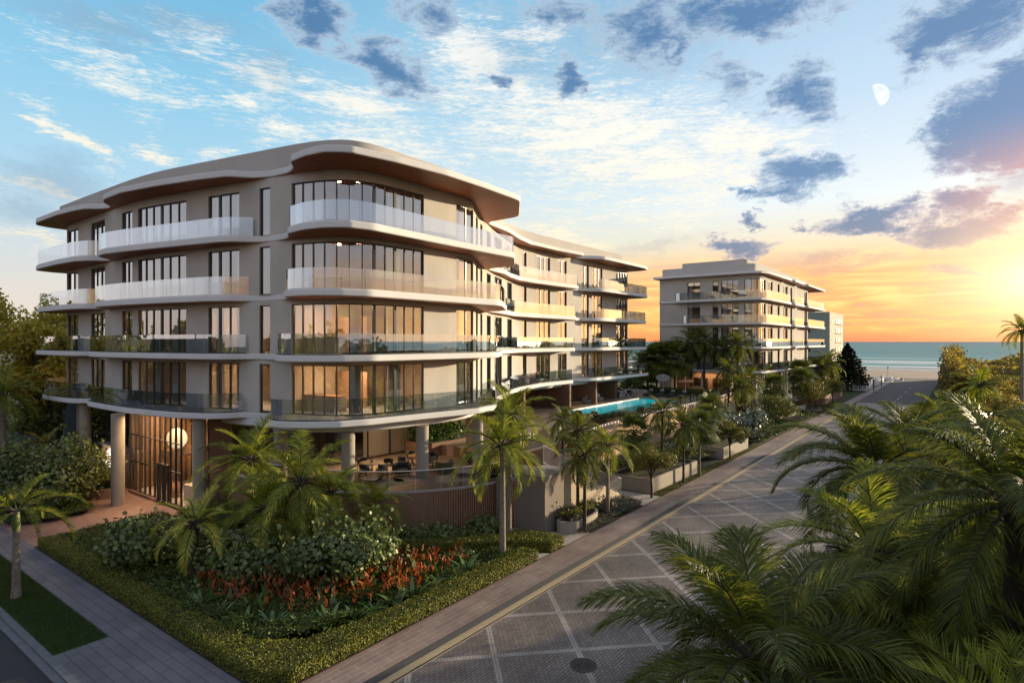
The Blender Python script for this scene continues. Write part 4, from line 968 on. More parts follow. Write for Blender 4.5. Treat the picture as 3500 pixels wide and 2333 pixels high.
planter('curved beige planter of clipped shrubs at the foot of the garden stair',[(26.0,17.0),(26.3,15.9),(27.6,15.75),(28.9,15.9),(29.6,16.3),(29.4,17.1),(28,17.2)],.62,closedn=2,leaf=L_hedge,dens=900,size=.07)
planter('curved dark planter with a green mound round the entrance column',[(14.0,43.2),(15.4,42.6),(16.2,44.2),(16.4,49.2),(15.2,49.4),(13.6,47.0),(13.3,44.8)],.62,m=brownwall,closedn=2,leaf=L_hedge,dens=500,size=.08,lh=.7)
planter('round grey planter of green mounds in front of the dark storefront',[(16.9,35.3),(14.6,33.5),(14.4,30.5),(15.6,28.6),(17.6,29.0),(17.9,33)],.5,closedn=2,leaf=L_mound,dens=500,size=.08,lh=.4)
planter('long beige planter wall beside the lawn right of the stair',[(36.5,16.2),(44.3,15.95),(44.3,19.2),(36.5,19.2)],.95,leaf=L_bush,dens=220,size=.13,lh=.8)
planter('second long beige planter wall beside the lawn behind the small tree',[(51,16.1),(57.5,15.9),(57.5,18.6),(51,18.6)],.95,leaf=L_bush,dens=160,size=.13,lh=.7)
planter('small beige planter box in front of the second building, nearer one',[(78.5,18.0),(84,17.2),(84,19.5),(78.5,20)],.8,leaf=L_bush,dens=90,size=.16,lh=.4)
planter('small beige planter box in front of the second building, farther one',[(89,18.4),(94,18.0),(94,20.5),(89,20.5)],.9,leaf=L_bush,dens=80,size=.16,lh=.4)
planter('long reddish planter under the cream lower wing near the beach',[(104,17.4),(122,17.4),(122,20),(104,20)],1.3,m=brownwall,leaf=L_grassy,dens=70,size=.18,lh=.3)
planter('round planted bed edged in terracotta behind the terrace glass by the pool',[(45.5,24.9),(47,24.4),(50.5,24.4),(51.6,25.2),(50.3,26.0),(46.6,25.9)],.35,m=brownwall,closedn=2,leaf=L_mound,dens=300,size=.1,lh=.3,z0=DZ)
hedge('hedge','dark clipped hedge behind the far pool loungers',rc(76,24.9,78,34),.8,.16,130,L_mound,z0=DZ)
hedge('shrub_bed','dark shrubs between the pool wall and the low planter walls',[(44.6,19.0),(44.6,16.6),(50.8,16.6),(50.8,19),(60,19),(60,22.6),(36,21.6),(36,19.3)],.5,.14,110,L_bush,'shrubs','stuff',htfun=mounds(31,.5,.55,.2))

def bush(name,label,x,y,z,rx,ry,rz,n,size,m,shape='round',cat='shrub',group=None,lobes=13,trunk=True,core=True):
    t=thing(name,label,cat,(x,y,z),0,group)
    g=G(); C=[]; 
    for i in range(lobes):
        a=rng.uniform(0,2*math.pi); r=rng.uniform(.1,.85)**.8; C.append((r*math.cos(a)*rx,r*math.sin(a)*ry,rz*rng.uniform(.32,.68)))
    C=np.array(C); R_=np.array([rng.uniform(.26,.52) for _ in C])
    k=rng.integers(0,lobes,n); d=rng.normal(0,1,(n,3)); d/=np.linalg.norm(d,axis=1,keepdims=True)
    rad=rng.uniform(.78,1.06,(n,1))
    P=C[k]+d*rad*R_[k][:,None]*np.array((rx,ry,rz*.62)); keep=P[:,2]>.06
    P=P[keep]; d=d[keep]; N=d+rng.normal(0,.6,d.shape)+np.array((0,0,.25)); leafcloud(g,P,N,size,shape)
    # inner foliage
    ni=n//3; P=C[rng.integers(0,lobes,ni)]+rng.normal(0,.28,(ni,3))*np.array((rx,ry,rz*.7)); P[:,2]=np.clip(P[:,2],.1,None); leafcloud(g,P,rng.normal(0,1,(ni,3)),size,shape)
    g.build('foliage',[m],t)
    if trunk:
        g=G()
        for c in C[:7]: g.tube([(0,0,0),(c[0]*.25,c[1]*.25,c[2]*.45),(c[0]*.8,c[1]*.8,c[2])],[.05*rx,.035*rx,.015*rx],6)
        g.build('branches',[barkdark],t)
    return t
SG='broad leaved shrubs in the corner garden'
bush('seagrape_shrub','round leaved dark shrub leftmost in the corner garden beside the small yellow palm',11.4,28.1,.1,1.6,1.5,2.4,3800,.155,L_grape,group=SG)
bush('seagrape_shrub','round leaved shrub below the left palms, centre of the corner garden',12.9,23.5,.1,1.6,1.6,2.2,4200,.155,L_grape,group=SG)
bush('seagrape_shrub','largest round leaved shrub, its right side sunlit, above the red flowers',15.0,19.5,.1,1.9,1.8,2.75,6500,.15,L_grape,group=SG,lobes=19)
SW='low round leaved shrubs below the slatted wall'
for x,y,r,h,l in ((20.2,21.5,1.0,.9,'round leaved low shrub leftmost of those against the curved slatted wall'),(21.8,20.4,1.2,.9,'round leaved low shrub in the middle against the curved slatted wall'),(23.6,19.2,1.2,1.05,'round leaved low shrub rightmost against the curved slatted wall, by the double palm'),(18.4,22.9,1.0,1.2,'round leaved low shrub at the foot of the slatted wall behind the largest shrub'),(16.8,24.5,1.0,1.1,'round leaved low shrub behind the thick trunked palm')):
    bush('seagrape_shrub',l,x,y,.1,r,r*.8,h,1700,.15,L_grape,group=SW,trunk=False)
bush('seagrape_tree','dense round leaved tree at the left edge beside the entrance paving',11.6,43.4,.1,2.9,2.9,4.4,7500,.17,L_grape,cat='tree',lobes=16)
bush('silver_bush','large silvery leaved bush along the pool wall',62.5,18.0,.1,2.9,2.2,3.2,2600,.24,L_silver,lobes=12)
bush('silver_bush','small silvery leaved bush by the long low planter',47.0,18.2,.1,1.2,1.0,1.9,900,.2,L_silver)
for i,(x,y,r,h,l) in enumerate(((66.5,19.5,1.8,2.4,'dark green shrub right of the silvery bush'),(74,19.5,1.8,1.9,'dark shrub in front of the garden palms'),(87,20.5,1.5,1.6,'low shrub in front of the second building columns'),(30.6,16.6,.9,.9,'small grey green shrub in the stair planter'),(27.2,16.7,.8,1.35,'grey green shrub against the stair wall'))):
    bush('shrub',l,x,y,.1,r,r*.8,h,900,.13+.05*(x>60),L_bush if x>60 else L_grey,'oval',trunk=False)
# red flowers and broad leaf plants
def red_bed():
    poly=[(11.2,24.8),(11.0,21.4),(11.9,18.9),(13.4,17.4),(15.2,16.8),(19.0,16.9),(20.0,17.4),(18.6,18.6),(16.8,19.8),(15.0,21.2),(13.6,21.8),(12.6,24.4)]
    q=rand_in(poly,340); g=G()
    for dz,n in ((0,5),):
        for k in range(n):
            hgt=rng.uniform(.4,1.15,len(q)); P=np.column_stack([q,hgt]); a=rng.uniform(0,6.28,len(q)); T=np.column_stack([np.cos(a)*.6,np.sin(a)*.6,np.ones(len(q))]); leafcloud(g,P,rng.normal(0,1,(len(q),3)),.26,'strap',0,T)
    P=np.column_stack([q,np.full(len(q),.1)]); T=rng.normal(0,.22,(len(q),3))+np.array((0,0,1)); leafcloud(g,P,rng.normal(0,1,(len(q),3)),.85,'strap',1,T)
    tag(g.build('red_flower_bed',[L_red,L_broad]),'mass of orange red bract flowers round the largest shrub','flowers',None,'stuff')
red_bed()
def broad(n=22,L=.85):
    g=G()
    for i in range(n):
        a=rng.uniform(0,6.28); e=rng.uniform(.5,1.2); l=L*rng.uniform(.7,1.15); w=.075; p=np.array((0,0,.05)); d=np.array((math.cos(a)*math.cos(e),math.sin(a)*math.cos(e),math.sin(e))); s_=np.array((-math.sin(a),math.cos(a),0)); vs=[]
        for k in range(5):
            ww=w*[.35,.9,1,.7,.05][k]; vs+= [p-s_*ww,p+s_*ww]; p=p+d*l/4; d=d+np.array((0,0,-.28)); d/=np.linalg.norm(d)
        g.add(vs,[(2*k,2*k+1,2*k+3,2*k+2) for k in range(4)])
    return g
bl=None
BLP=[(10.7,25.0),(10.55,23.4),(10.5,22.0),(10.6,20.8),(10.9,19.7),(11.3,18.7),(11.9,17.9),(12.5,17.2),(13.3,16.9),(14.1,16.7),(14.9,16.5),(15.7,16.5),(16.5,16.5),(17.3,16.5),(18.2,16.55),(19.0,16.7),(17.4,17.6),(18.3,17.9),(12.9,18.3),(11.6,20.4),(11.3,22.4),(16.0,17.3),(14.6,17.5),(19.6,17.4)]
names=['behind the yellow palm','left of the red flowers','at the left rim of the red flowers','below the left rim of the red flowers','second along the red bed rim from the left','third along the red bed rim from the left','fourth along the red bed rim from the left','nearest the camera at the left corner','nearest the camera beside the left corner','nearest the camera at the centre','nearest the camera right of centre','front rim under the largest shrub','front rim right of the largest shrub','right rim beside the hedge','right rim second from the end','last on the right rim','among the right red flowers','among the rightmost red flowers','inside the red bed on the left','inside the red bed behind the left rim','inside the red bed near the centre shrub','just under the largest shrub','under the largest shrub on the left','beside the path end of the red bed']
bm_=[broad(),broad(26,1.0)]; bmesh_=[]
for i,(x,y) in enumerate(BLP):
    if i<2: o=bm_[i].build('broadleaf_plant',[L_broad]); bmesh_.append(o)
    else: o=bmesh_[i%2].copy(); COL.objects.link(o)
    tag(o,'strappy green plant '+names[i],'plant','strappy plants round the red flower bed'); o.location=(x,y,.12); o.rotation_euler=(0,0,i*1.7); s_=rng.uniform(.8,1.2); o.scale=(s_,s_,s_)
# ------------------------------------------------------------------ palms
def frond(g,L,az,e0,droop,nl,ll,w,org=(0,0,0),mi=0,hang=.5,seg=4,start=.16,fold=.35,rw=.03,mr=1):
    K=14; d=np.array((math.cos(az),math.sin(az),0.)); p=np.array(org,float); pts=[p.copy()]; tans=[]
    sw=rng.normal(0,.10)
    for i in range(K):
        t=i/(K-1); e=e0-droop*t**1.25; az2=az+sw*t; T=np.array((math.cos(az2)*math.cos(e),math.sin(az2)*math.cos(e),math.sin(e))); p=p+T*L/K; pts.append(p.copy()); tans.append(T)
    tans.append(tans[-1]); pts=np.array(pts); tans=np.array(tans)
    g.tube(pts[::2],[rw*(1-.85*i/(len(pts[::2])-1)) for i in range(len(pts[::2]))],4,mr,False)
    t=np.linspace(start,.985,nl)+rng.normal(0,.004,nl); x=t*K; i0=np.clip(x.astype(int),0,K-1); f=(x-i0)[:,None]
    Pb=pts[i0]*(1-f)+pts[i0+1]*f; T=tans[i0]*(1-f)+tans[i0+1]*f
    S=np.cross(T,np.array((0,0,1.))); S/=np.linalg.norm(S,axis=1,keepdims=True)+1e-9; U=np.cross(S,T)
    prof=np.sin(math.pi*np.clip((t-start)/(1-start)*.80+.17,0,1))**.7
    for side in (-1,1):
        ang=np.radians(62-38*t)+rng.normal(0,.07,nl); D=S*side*np.sin(ang)[:,None]+T*np.cos(ang)[:,None]+U*(fold*rng.uniform(.5,1.3,nl))[:,None]; D/=np.linalg.norm(D,axis=1,keepdims=True)
        l=(ll*prof*rng.uniform(.85,1.1,nl))[:,None]; pos=Pb.copy(); rows=[]
        hg=hang*rng.uniform(.6,1.4,nl)[:,None]
        for k in range(seg+1):
            ww=w*[.5,1,.85,.5,.06][int(round(k*4/seg))]
            rows.append(pos-T*ww/2); rows.append(pos+T*ww/2)
            D2=D+np.array((0,0,-1.))*hg*(k/seg)**1.0*1.4; D2/=np.linalg.norm(D2,axis=1,keepdims=True); pos=pos+D2*l/seg
        V=np.stack(rows,1); n=nl; m=2*(seg+1); base=np.arange(n)[:,None]*m
        F=np.concatenate([np.stack([base[:,0]+2*k,base[:,0]+2*k+1,base[:,0]+2*k+3,base[:,0]+2*k+2],1) for k in range(seg)])
        g.add(V.reshape(-1,3),F,mi)
def coconut_crown(nf=22,L=3.0,nl=56,ll=.75,w=.05,hang=.55,seg=3,e_hi=1.35,e_lo=-.55,droop=1.3,rw=.035,fold=.35):
    g=G()
    for i in range(nf):
        t=i/(nf-1); e=e_hi+(e_lo-e_hi)*t**.85; az=i*2.399+rng.normal(0,.12); dr=droop*(.55+.6*math.sin(min(1,t*1.4)*math.pi/2))*rng.uniform(.85,1.15)
        frond(g,L*rng.uniform(.85,1.08)*(.75+.25*min(1,t*3)),az,e,dr,nl,ll,w,(math.cos(az)*.06,math.sin(az)*.06,0),0,hang,seg,rw=rw,fold=fold)
    return g
def fan_crown(nf=26,r=.75,pet=.75,nb=24):
    g=G()
    for i in range(nf):
        t=i/(nf-1); e=1.35-2.1*t; az=i*2.399; d=np.array((math.cos(az)*math.cos(e),math.sin(az)*math.cos(e),math.sin(e))); p0=np.zeros(3); p1=d*pet*rng.uniform(.85,1.15)
        g.tube([p0,p1],[.018,.012],4,1,False)
        T=d; S=np.cross(T,(0,0,1.)); S/=np.linalg.norm(S)+1e-9; U=np.cross(S,T); T=T*.85-U*.0+np.array((0,0,-.25)); T/=np.linalg.norm(T)
        for k in range(nb):
            a=math.radians(-125+250*k/(nb-1)); D=T*math.cos(a)+S*math.sin(a); W=-T*math.sin(a)+S*math.cos(a); rr=r*(.75+.25*math.cos(a*.6))
            a1=p1+D*rr*.55+U*.03*(k%2); a2=p1+D*rr+np.array((0,0,-.16*rr)); ww=rr*.6*math.radians(250/nb)/2*1.1
            g.add([p1-W*.008,p1+W*.008,a1+W*ww,a1-W*ww,a2+W*.01,a2-W*.01],[(0,1,2,3),(3,2,4,5)])
    return g
def trunkmesh(h,r0,r1,lean=(0,0),crown_boot=True,rings=True,bulge=.25):
    g=G(); n=max(8,int(h*5)); pts=[];rad=[]
    for i in range(n+1):
        t=i/n; pts.append((lean[0]*(t**1.6-1),lean[1]*(t**1.6-1),h*t)); rr=r0+(r1-r0)*t+r0*bulge*max(0,1-t*8); rad.append(rr*(1+(.035 if i%2 else -.02)*rings))
    g.tube(pts,rad,12); 
    return g
VAR={}
def crownvar(key):
    if key in VAR: return VAR[key]
    if key[0]=='c': o=coconut_crown(**CV[key]).build('crown',[CM[key],barkdark])
    else: o=fan_crown(**CV[key]).build('crown',[CM[key],barkdark])
    me=o.data; bpy.data.objects.remove(o); VAR[key]=me; return me
CV={'ca':dict(nf=22,L=3.0,nl=60,ll=.72,w=.05),'cb':dict(nf=20,L=2.8,nl=56,ll=.7,w=.05,e_lo=-.9,hang=.8),'cy':dict(nf=14,L=1.9,nl=50,ll=.42,w=.04,e_lo=-.5,e_hi=1.2,hang=.4),
 'cr':dict(nf=13,L=2.7,nl=80,ll=.42,w=.028,e_hi=1.1,e_lo=-.1,hang=.6,droop=1.4,fold=.9),
 'cf1':dict(nf=26,L=3.7,nl=120,ll=.95,w=.044,seg=4,e_hi=1.3,e_lo=-.35,hang=.75,rw=.045,droop=1.35),'cf2':dict(nf=26,L=3.9,nl=115,ll=1.0,w=.044,seg=4,e_hi=1.35,e_lo=-.8,hang=.95,rw=.045),
 'ck':dict(nf=18,L=1.9,nl=40,ll=.6,w=.06,e_lo=-1.0,hang=.9,droop=1.3),'cq':dict(nf=16,L=2.4,nl=46,ll=.55,w=.035,e_hi=1.4,e_lo=.2,hang=.35,droop=1.0,fold=.6),
 'fa':dict(),'fb':dict(nf=30,r=.9,pet=.9)}
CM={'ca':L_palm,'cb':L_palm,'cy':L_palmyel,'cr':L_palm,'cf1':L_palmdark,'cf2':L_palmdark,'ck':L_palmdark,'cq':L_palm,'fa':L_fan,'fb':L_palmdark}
def palm(label,x,y,h,key,rz=0,s=1.0,r=.14,lean=(0,0),z0=.1,group=None,name='palm_tree',bark=None,shaft=False,coco=False):
    t=thing(name,label,'palm tree',(x,y,z0),0,group)
    g=trunkmesh(h,r,r*.72,lean); g.build('trunk',[bark or barkm],t,50)
    # lean: crown at (0,0), base displaced -> shift so that base sits at origin
    t.children[0].location=(lean[0],lean[1],0)
    c=bpy.data.objects.new('crown',crownvar(key)); COL.objects.link(c); c.parent=t; c.location=(lean[0],lean[1],h); c.rotation_euler=(0,0,rz); c.scale=(s,s,s)
    if shaft: g=G(); g.tube([(0,0,h-.75),(0,0,h-.5),(0,0,h-.1),(0,0,h+.05)],[r*.8,r*1.0,r*.75,r*.45],12); g.build('crownshaft',[greenshaft],t,50)
    elif r>.05:
        g=G()
        for i in range(16):
            a=i*2.4; zz=h-.35+.025*i; g.tube([(lean[0]+r*.5*math.cos(a),lean[1]+r*.5*math.sin(a),zz-.12),(lean[0]+r*1.25*math.cos(a),lean[1]+r*1.25*math.sin(a),zz+.18)],[r*.35,r*.12],5)
        g.build('leaf_bases',[barkdark],t)
    return t
PG='palms in the corner garden'
palm('slender ringed royal palm at the left edge standing in the grass strip',6.95,29.3,3.35,'cr',.4,.95,.15,shaft=True,bark=barkm)
palm('coconut palm in front of the far left trees, beside the entrance side of the building',12.3,55.0,6.0,'ca',1,1.1,.2)
palm('small yellow green palm with dark trunk nearest the left pavement',11.7,25.0,2.5,'cy',.3,1.2,.17,group=PG,bark=barkdark)
palm('tall green palm left of the corner columns behind the shrubs',15.2,26.9,4.3,'ca',.2,1.0,.12,group=PG)
palm('short palm between the small yellow palm and the thick trunked palm',14.3,24.2,2.6,'ca',1.9,.92,.1,group=PG)
palm('thick trunked palm in the middle of the corner garden',15.3,23.1,3.8,'cb',.9,1.12,.26,group=PG,bark=barkm)
palm('short bushy palm right of the thick trunked palm',17.0,23.3,2.9,'ca',2.9,.85,.12,group=PG)
palm('short palm hard against the slatted wall behind the largest shrub',18.6,22.0,2.2,'ca',3.6,.62,.1,group=PG)
palm('leaning pale trunked coconut palm nearest the pavement by the slatted wall',21.2,16.5,5.1,'ca',.5,.98,.15,(.55,.45),group='double palm by the terrace corner')
palm('taller upright pale trunked coconut palm behind the leaning one',23.6,18.0,6.3,'cb',2.2,.92,.15,(.15,0),group='double palm by the terrace corner')
SP_='slim dark palms along the stair'
palm('slim black trunked palm in front of the curved planter',27.2,15.75,4.0,'ck',0,1.0,.1,group=SP_,bark=barkdark)
palm('slim black trunked palm growing out of the curved planter',28.6,17.0,5.0,'ck',1.3,1.0,.1,group=SP_,bark=barkdark)
palm('slim palm with sunlit hanging fronds right of the curved planter',30.2,16.0,4.0,'ca',2.3,.66,.11,group=SP_)
palm('slim dark palm against the slatted screen above the stair',32.6,20.5,4.9,'ck',2.0,.85,.1,group=SP_,bark=barkdark)
PW='palms along the pool wall'
palm('low fan palm rising in front of the pool wall right of the stair',40.6,19.3,3.2,'fa',0,1.25,.1,group=PW)
palm('drooping dark palm on a thin trunk beside the first long planter',40.9,15.7,4.0,'ck',.8,1.15,.09,group=PW,bark=barkdark)
palm('taller drooping dark palm close behind it',42.6,18.0,4.6,'ck',2.1,1.05,.1,group=PW,bark=barkdark)
palm('fan palm on a pale thin trunk at the end of the first long planter',43.8,15.6,3.5,'fa',.5,1.2,.1,group=PW)
palm('fan palm in front of the sunlit patch of the pool wall',54.3,18.4,3.7,'fa',1.5,1.3,.12,group=PW)
palm('fan palm between the pool wall and the small tree',52.2,18.0,3.3,'fa',1.0,1.0,.1,group=PW)
palm('tall dark garden palm before the second building, nearer one',71.5,20.6,4.6,'ck',.5,1.45,.14,group=PW,bark=barkdark)
palm('tall dark garden palm before the second building, second one',75.0,20.8,5.4,'ck',1.5,1.45,.14,group=PW,bark=barkdark)
palm('tall dark garden palm before the second building, third one',72.8,22.4,6.4,'ck',2.5,1.3,.14,group=PW,bark=barkdark)
palm('fan palm left of the second building entrance columns',82.5,19.5,3.9,'fa',.7,1.6,.14,group=PW)
palm('fan palm in front of the second building cream wall',93.5,18.4,4.1,'fa',.1,1.8,.14,group=PW)
palm('fan palm in front of the second building lower wing',97.0,19.4,5.3,'fa',2.1,1.8,.14,group=PW)
PC='tall palms in the courtyard before the second building'
for x,y,h,k,s,l in ((80.5,29.8,7.2,'ck',1.75,'tallest courtyard palm left, overlapping the lowest balconies of the second building'),(82.2,28.6,7.6,'ck',1.6,'courtyard palm second from the left, close to the tallest'),(82.0,25.9,6.3,'ck',1.5,'shorter courtyard palm between the two tall ones'),(82.0,24.0,7.1,'ck',1.6,'courtyard palm furthest right, beside the rounded corner')):
    palm(l,x,y,h,k,x,s,.17,group=PC,z0=DZ-.3,bark=barkdark)
for x,y,h,s,l in ((79,34.2,4.6,2.0,'broad dark fan palm left behind the far loungers'),(79.6,31.8,4.9,2.0,'broad dark fan palm right behind the far loungers'),(81.0,36.4,3.6,1.9,'low dark fan palm furthest left in the courtyard')):
    palm(l,x,y,h,'fb',x,s,.15,group=PC,z0=DZ-.3,bark=barkdark)
for x,y,h,s,l in ((96,47,7.5,1.4,'palm against the sea in the gap between the buildings'),(93,43,6.0,1.3,'lower palm in the gap between the buildings')):
    palm(l,x,y,h,'cq',x,s,.2,group='palms in the gap between the buildings')
PB='palms beside the far tower'
for x,y,h,l in ((118,20.5,5.2,'leftmost brown green palm beside the lower wing'),(121.5,19.5,5.6,'middle brown green palm beside the lower wing'),(125.0,20.2,6.2,'rightmost brown green palm before the dark conifer')):
    palm(l,x,y,h,'ck',x,1.9,.16,group=PB)
# right foreground palms
FG='large coconut palms in the right foreground'
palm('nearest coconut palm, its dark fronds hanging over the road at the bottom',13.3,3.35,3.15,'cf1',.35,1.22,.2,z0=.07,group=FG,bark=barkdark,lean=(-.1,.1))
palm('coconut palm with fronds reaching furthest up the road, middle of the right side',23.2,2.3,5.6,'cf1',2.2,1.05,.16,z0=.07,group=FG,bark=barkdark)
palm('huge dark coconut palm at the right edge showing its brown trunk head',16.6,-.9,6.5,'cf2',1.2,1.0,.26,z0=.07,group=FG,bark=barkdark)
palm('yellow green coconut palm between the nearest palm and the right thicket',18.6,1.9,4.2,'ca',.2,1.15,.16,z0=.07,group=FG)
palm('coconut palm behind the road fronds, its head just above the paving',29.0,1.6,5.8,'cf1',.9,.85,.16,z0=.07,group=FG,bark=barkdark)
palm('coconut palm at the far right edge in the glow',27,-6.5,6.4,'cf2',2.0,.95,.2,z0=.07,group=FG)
palm('tall thin coconut palm against the orange sky at the right edge',78.2,-4.7,11.0,'ca',.4,.85,.16,z0=.07,group=FG)
AG='feathery clump palms filling the lower right corner'
i=0
for x,y,h,s,rz,k in ((14.6,.6,2.2,1.15,0,'cq'),(16.4,1.6,1.6,1.2,.8,'cq'),(12.6,-.9,3.0,1.2,1.6,'cq'),(15.2,-1.8,3.6,1.2,2.2,'cq'),(19.6,-.9,3.2,1.3,2.9,'cq'),(11.0,.6,1.2,1.1,3.5,'cq'),(13.3,-3.4,4.0,1.2,4.0,'cq'),(20.0,-3.6,4.6,1.3,5.0,'cq'),(24.5,-2.2,4.2,1.35,5.5,'cq'),(17.8,.4,2.2,1.2,.3,'cf1'),(22.4,-.2,3.4,1.2,1.1,'cq'),(27.5,-1.2,4.4,1.3,2.5,'cq'),(31,-2.5,4.6,1.3,3.1,'cb'),(34.5,-.6,4.0,1.4,3.3,'cq')):
    lb=['nearest the grass corner','just left of the corner clump','lowest at the bottom edge','tall one below the huge palm','right of the yellow green palm','furthest down at the bottom','at the very lower right corner','under the trunk of the huge palm','behind the huge palm head','arching between the road and the clumps','filling the gap left of the huge palm','beyond the huge palm near the road','in the shade at the right edge','farthest along the verge'][i]; i+=1
    palm('feathery green clump palm '+lb,x,y,h,k,rz,s,.05,z0=.07,group=AG,name='clump_palm')

# ------------------------------------------------------------------ trees
def tree(name,label,x,y,h,cr,n,size,m,trunk_h=None,lobes=10,group=None,flat=.75,bark=None,r=.07,z0=.1):
    t=thing(name,label,'tree',(x,y,z0),0,group); th=trunk_h or h*.35; cz=th+(h-th)*.5; hz=(h-th)*.55
    C=[]
    for i in range(lobes):
        a=i*2.4+rng.uniform(-.4,.4); q=math.sqrt((i+.5)/lobes)*.72; C.append((q*math.cos(a)*cr,q*math.sin(a)*cr,cz+hz*rng.uniform(-.55,.75)*(1-q*.4)))
    C=np.array(C); g=G(); g.tube([(0,0,0),(.03,0,th*.5),(0,.04,th)],[r*1.3,r,r*.85],10)
    for c in C:
        mid=(c*np.array((.45,.45,1))+np.array((0,0,th)))/2; mid[2]=th+(c[2]-th)*.45; g.tube([(0,0,th*.9),mid,c],[r*.6,r*.4,r*.12],6)
    g.build('trunk',[bark or barkdark],t,50)
    k=rng.integers(0,lobes,n); d=rng.normal(0,1,(n,3)); d/=np.linalg.norm(d,axis=1,keepdims=True)
    P=C[k]+d*(rng.uniform(.25,1,(n,1))**.5)*cr*np.array((.42,.42,.42*flat))*rng.uniform(.8,1.15,(lobes,1))[k]
    g=G(); leafcloud(g,P,d+rng.normal(0,.8,d.shape),size,'quad'); g.build('crown',[m],t); return t
TG='small olive green street trees by the pavement'
tree('small_tree','small olive green tree nearest the stair, on the lawn edge',35.6,15.75,3.7,1.55,3400,.13,L_olive,1.3,12,TG)
tree('small_tree','small olive green tree before the second long planter',51.4,15.7,3.3,1.5,2600,.15,L_olive,1.2,11,TG)
tree('small_tree','fuller dark green tree right of the silvery bush by the pavement',69.0,16.2,4.2,2.3,3000,.2,L_bush,1.3,12,TG)
tree('small_tree','low spreading tree behind the fuller dark green one',75.5,17.3,3.4,2.1,1800,.22,L_olive,1.0,10,TG)
tree('small_tree','olive tree over the bronze bed, first of the far three',91.5,17.0,4.2,2.4,1800,.24,L_olive,1.3,10,TG)
tree('small_tree','olive tree in the middle of the far three by the second building',99,17.6,4.9,2.7,1800,.26,L_olive,1.5,10,TG)
tree('small_tree','olive tree on the far lawn, last of the far three',106,16.4,4.3,2.4,1600,.26,L_olive,1.5,10,TG)
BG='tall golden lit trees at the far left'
for x,y,h,cr,l in ((14,74,16.0,5.0,'tall golden lit tree at the left edge of the picture'),(5.5,70,14.5,4.6,'golden lit tree filling the very left edge'),(18,66,12.5,3.6,'golden lit tree before the others, left of the balconies'),(31,76,13.5,4.4,'golden lit tree glimpsed behind the left end of the building'),(20.5,72,14.5,4.2,'golden lit tree second from the left edge'),(24,69,12.0,3.6,'golden lit tree just left of the building balconies'),(9,66,12,3.4,'lower golden lit tree cut by the left edge'),(28,84,12.5,4.5,'golden lit tree seen through the left end balcony glass')):
    tree('sun_tinted_tree',l,x,y,h,cr,8500,.42,L_suntint,h*.2,24,BG,.9,r=.25)  # their sunlit look comes from the leaf colour
for x,y,h,cr,l in ((12,62.5,4.6,2.3,'dark green leafy tree under the golden trees at the left edge'),(17,65,5.2,2.4,'dark tree between the blue house and the corner column'),(8.9,55,3.4,1.7,'low dark tree beside the left pavement'),(22,63.5,4.8,1.9,'dark tree glimpsed between the entrance columns')):
    tree('dark_tree',l,x,y,h,cr,2200,.26,L_bush,h*.25,10,'dark understorey trees at the left',.9,r=.1)
palm('bright green low palm beside the left entrance columns',14.2,53.0,2.5,'cy',0,1.05,.1,name='palm_tree')
palm('small feathery palm below the left coconut palm',10.8,51.0,2.2,'cy',1.4,1.2,.1,name='palm_tree')
for x,y,h,cr,l in ((88,42,4.5,2.4,'dark tree in the gap between the buildings'),(84.5,38.5,3.6,1.8,'low dark tree left of the second building'),(98,56,5.0,3.0,'far tree in the gap before the sea'),(76.5,38.0,3.8,1.8,'dark leafy tree behind the wing end')):
    tree('courtyard_tree',l,x,y,h,cr,2200,.34,L_bush,h*.25,10,'trees in the gap between the buildings',.9,r=.12)
# conifers
def conifer(label,x,y,h,r,n,group='dark conifers at the end of the street'):
    t=thing('conifer',label,'tree',(x,y,0),0,group); g=G(); g.tube([(0,0,0),(0,0,h*.97)],[.3,.03],8); g.build('trunk',[barkdark],t)
    g=G(); tt=rng.uniform(0,1,n)**.75; tier=np.round(tt*16)/16+rng.normal(0,.008,n); az=np.round(rng.uniform(0,2*math.pi,n)*14/(2*math.pi))*2*math.pi/14+tier*37+rng.normal(0,.09,n)
    rr=r*np.clip(1-tier,0,1)**.85*(.15+.85*rng.uniform(0,1,n)**.6)*(1+.15*np.sin(az*3+tier*30)); zz=h*(.06+.94*tier)+rr*.12+rng.normal(0,.06,n)
    P=np.column_stack([rr*np.cos(az),rr*np.sin(az),zz]); T=np.column_stack([np.cos(az),np.sin(az),np.full(n,-.1)])+rng.normal(0,.35,(n,3)); leafcloud(g,P,rng.normal(0,.6,(n,3))+np.array((0,0,.7)),.55,'quad',0,T)
    g.build('crown',[L_pine],t); return t
conifer('tallest dark pointed conifer at the end of the street before the sea',137.5,18.6,9.4,4.6,7000)
conifer('shorter dark conifer left of the tallest, in front of the sea',127.5,20.4,6.8,3.4,4500)
conifer('dark conifer between the second building and the cream tower',120,25.0,9.6,3.8,5000)
bush('shrub','dark glossy shrub behind the white street fence',143,17.3,0,3.4,1.6,3.0,1500,.3,L_bush,'oval',trunk=False)
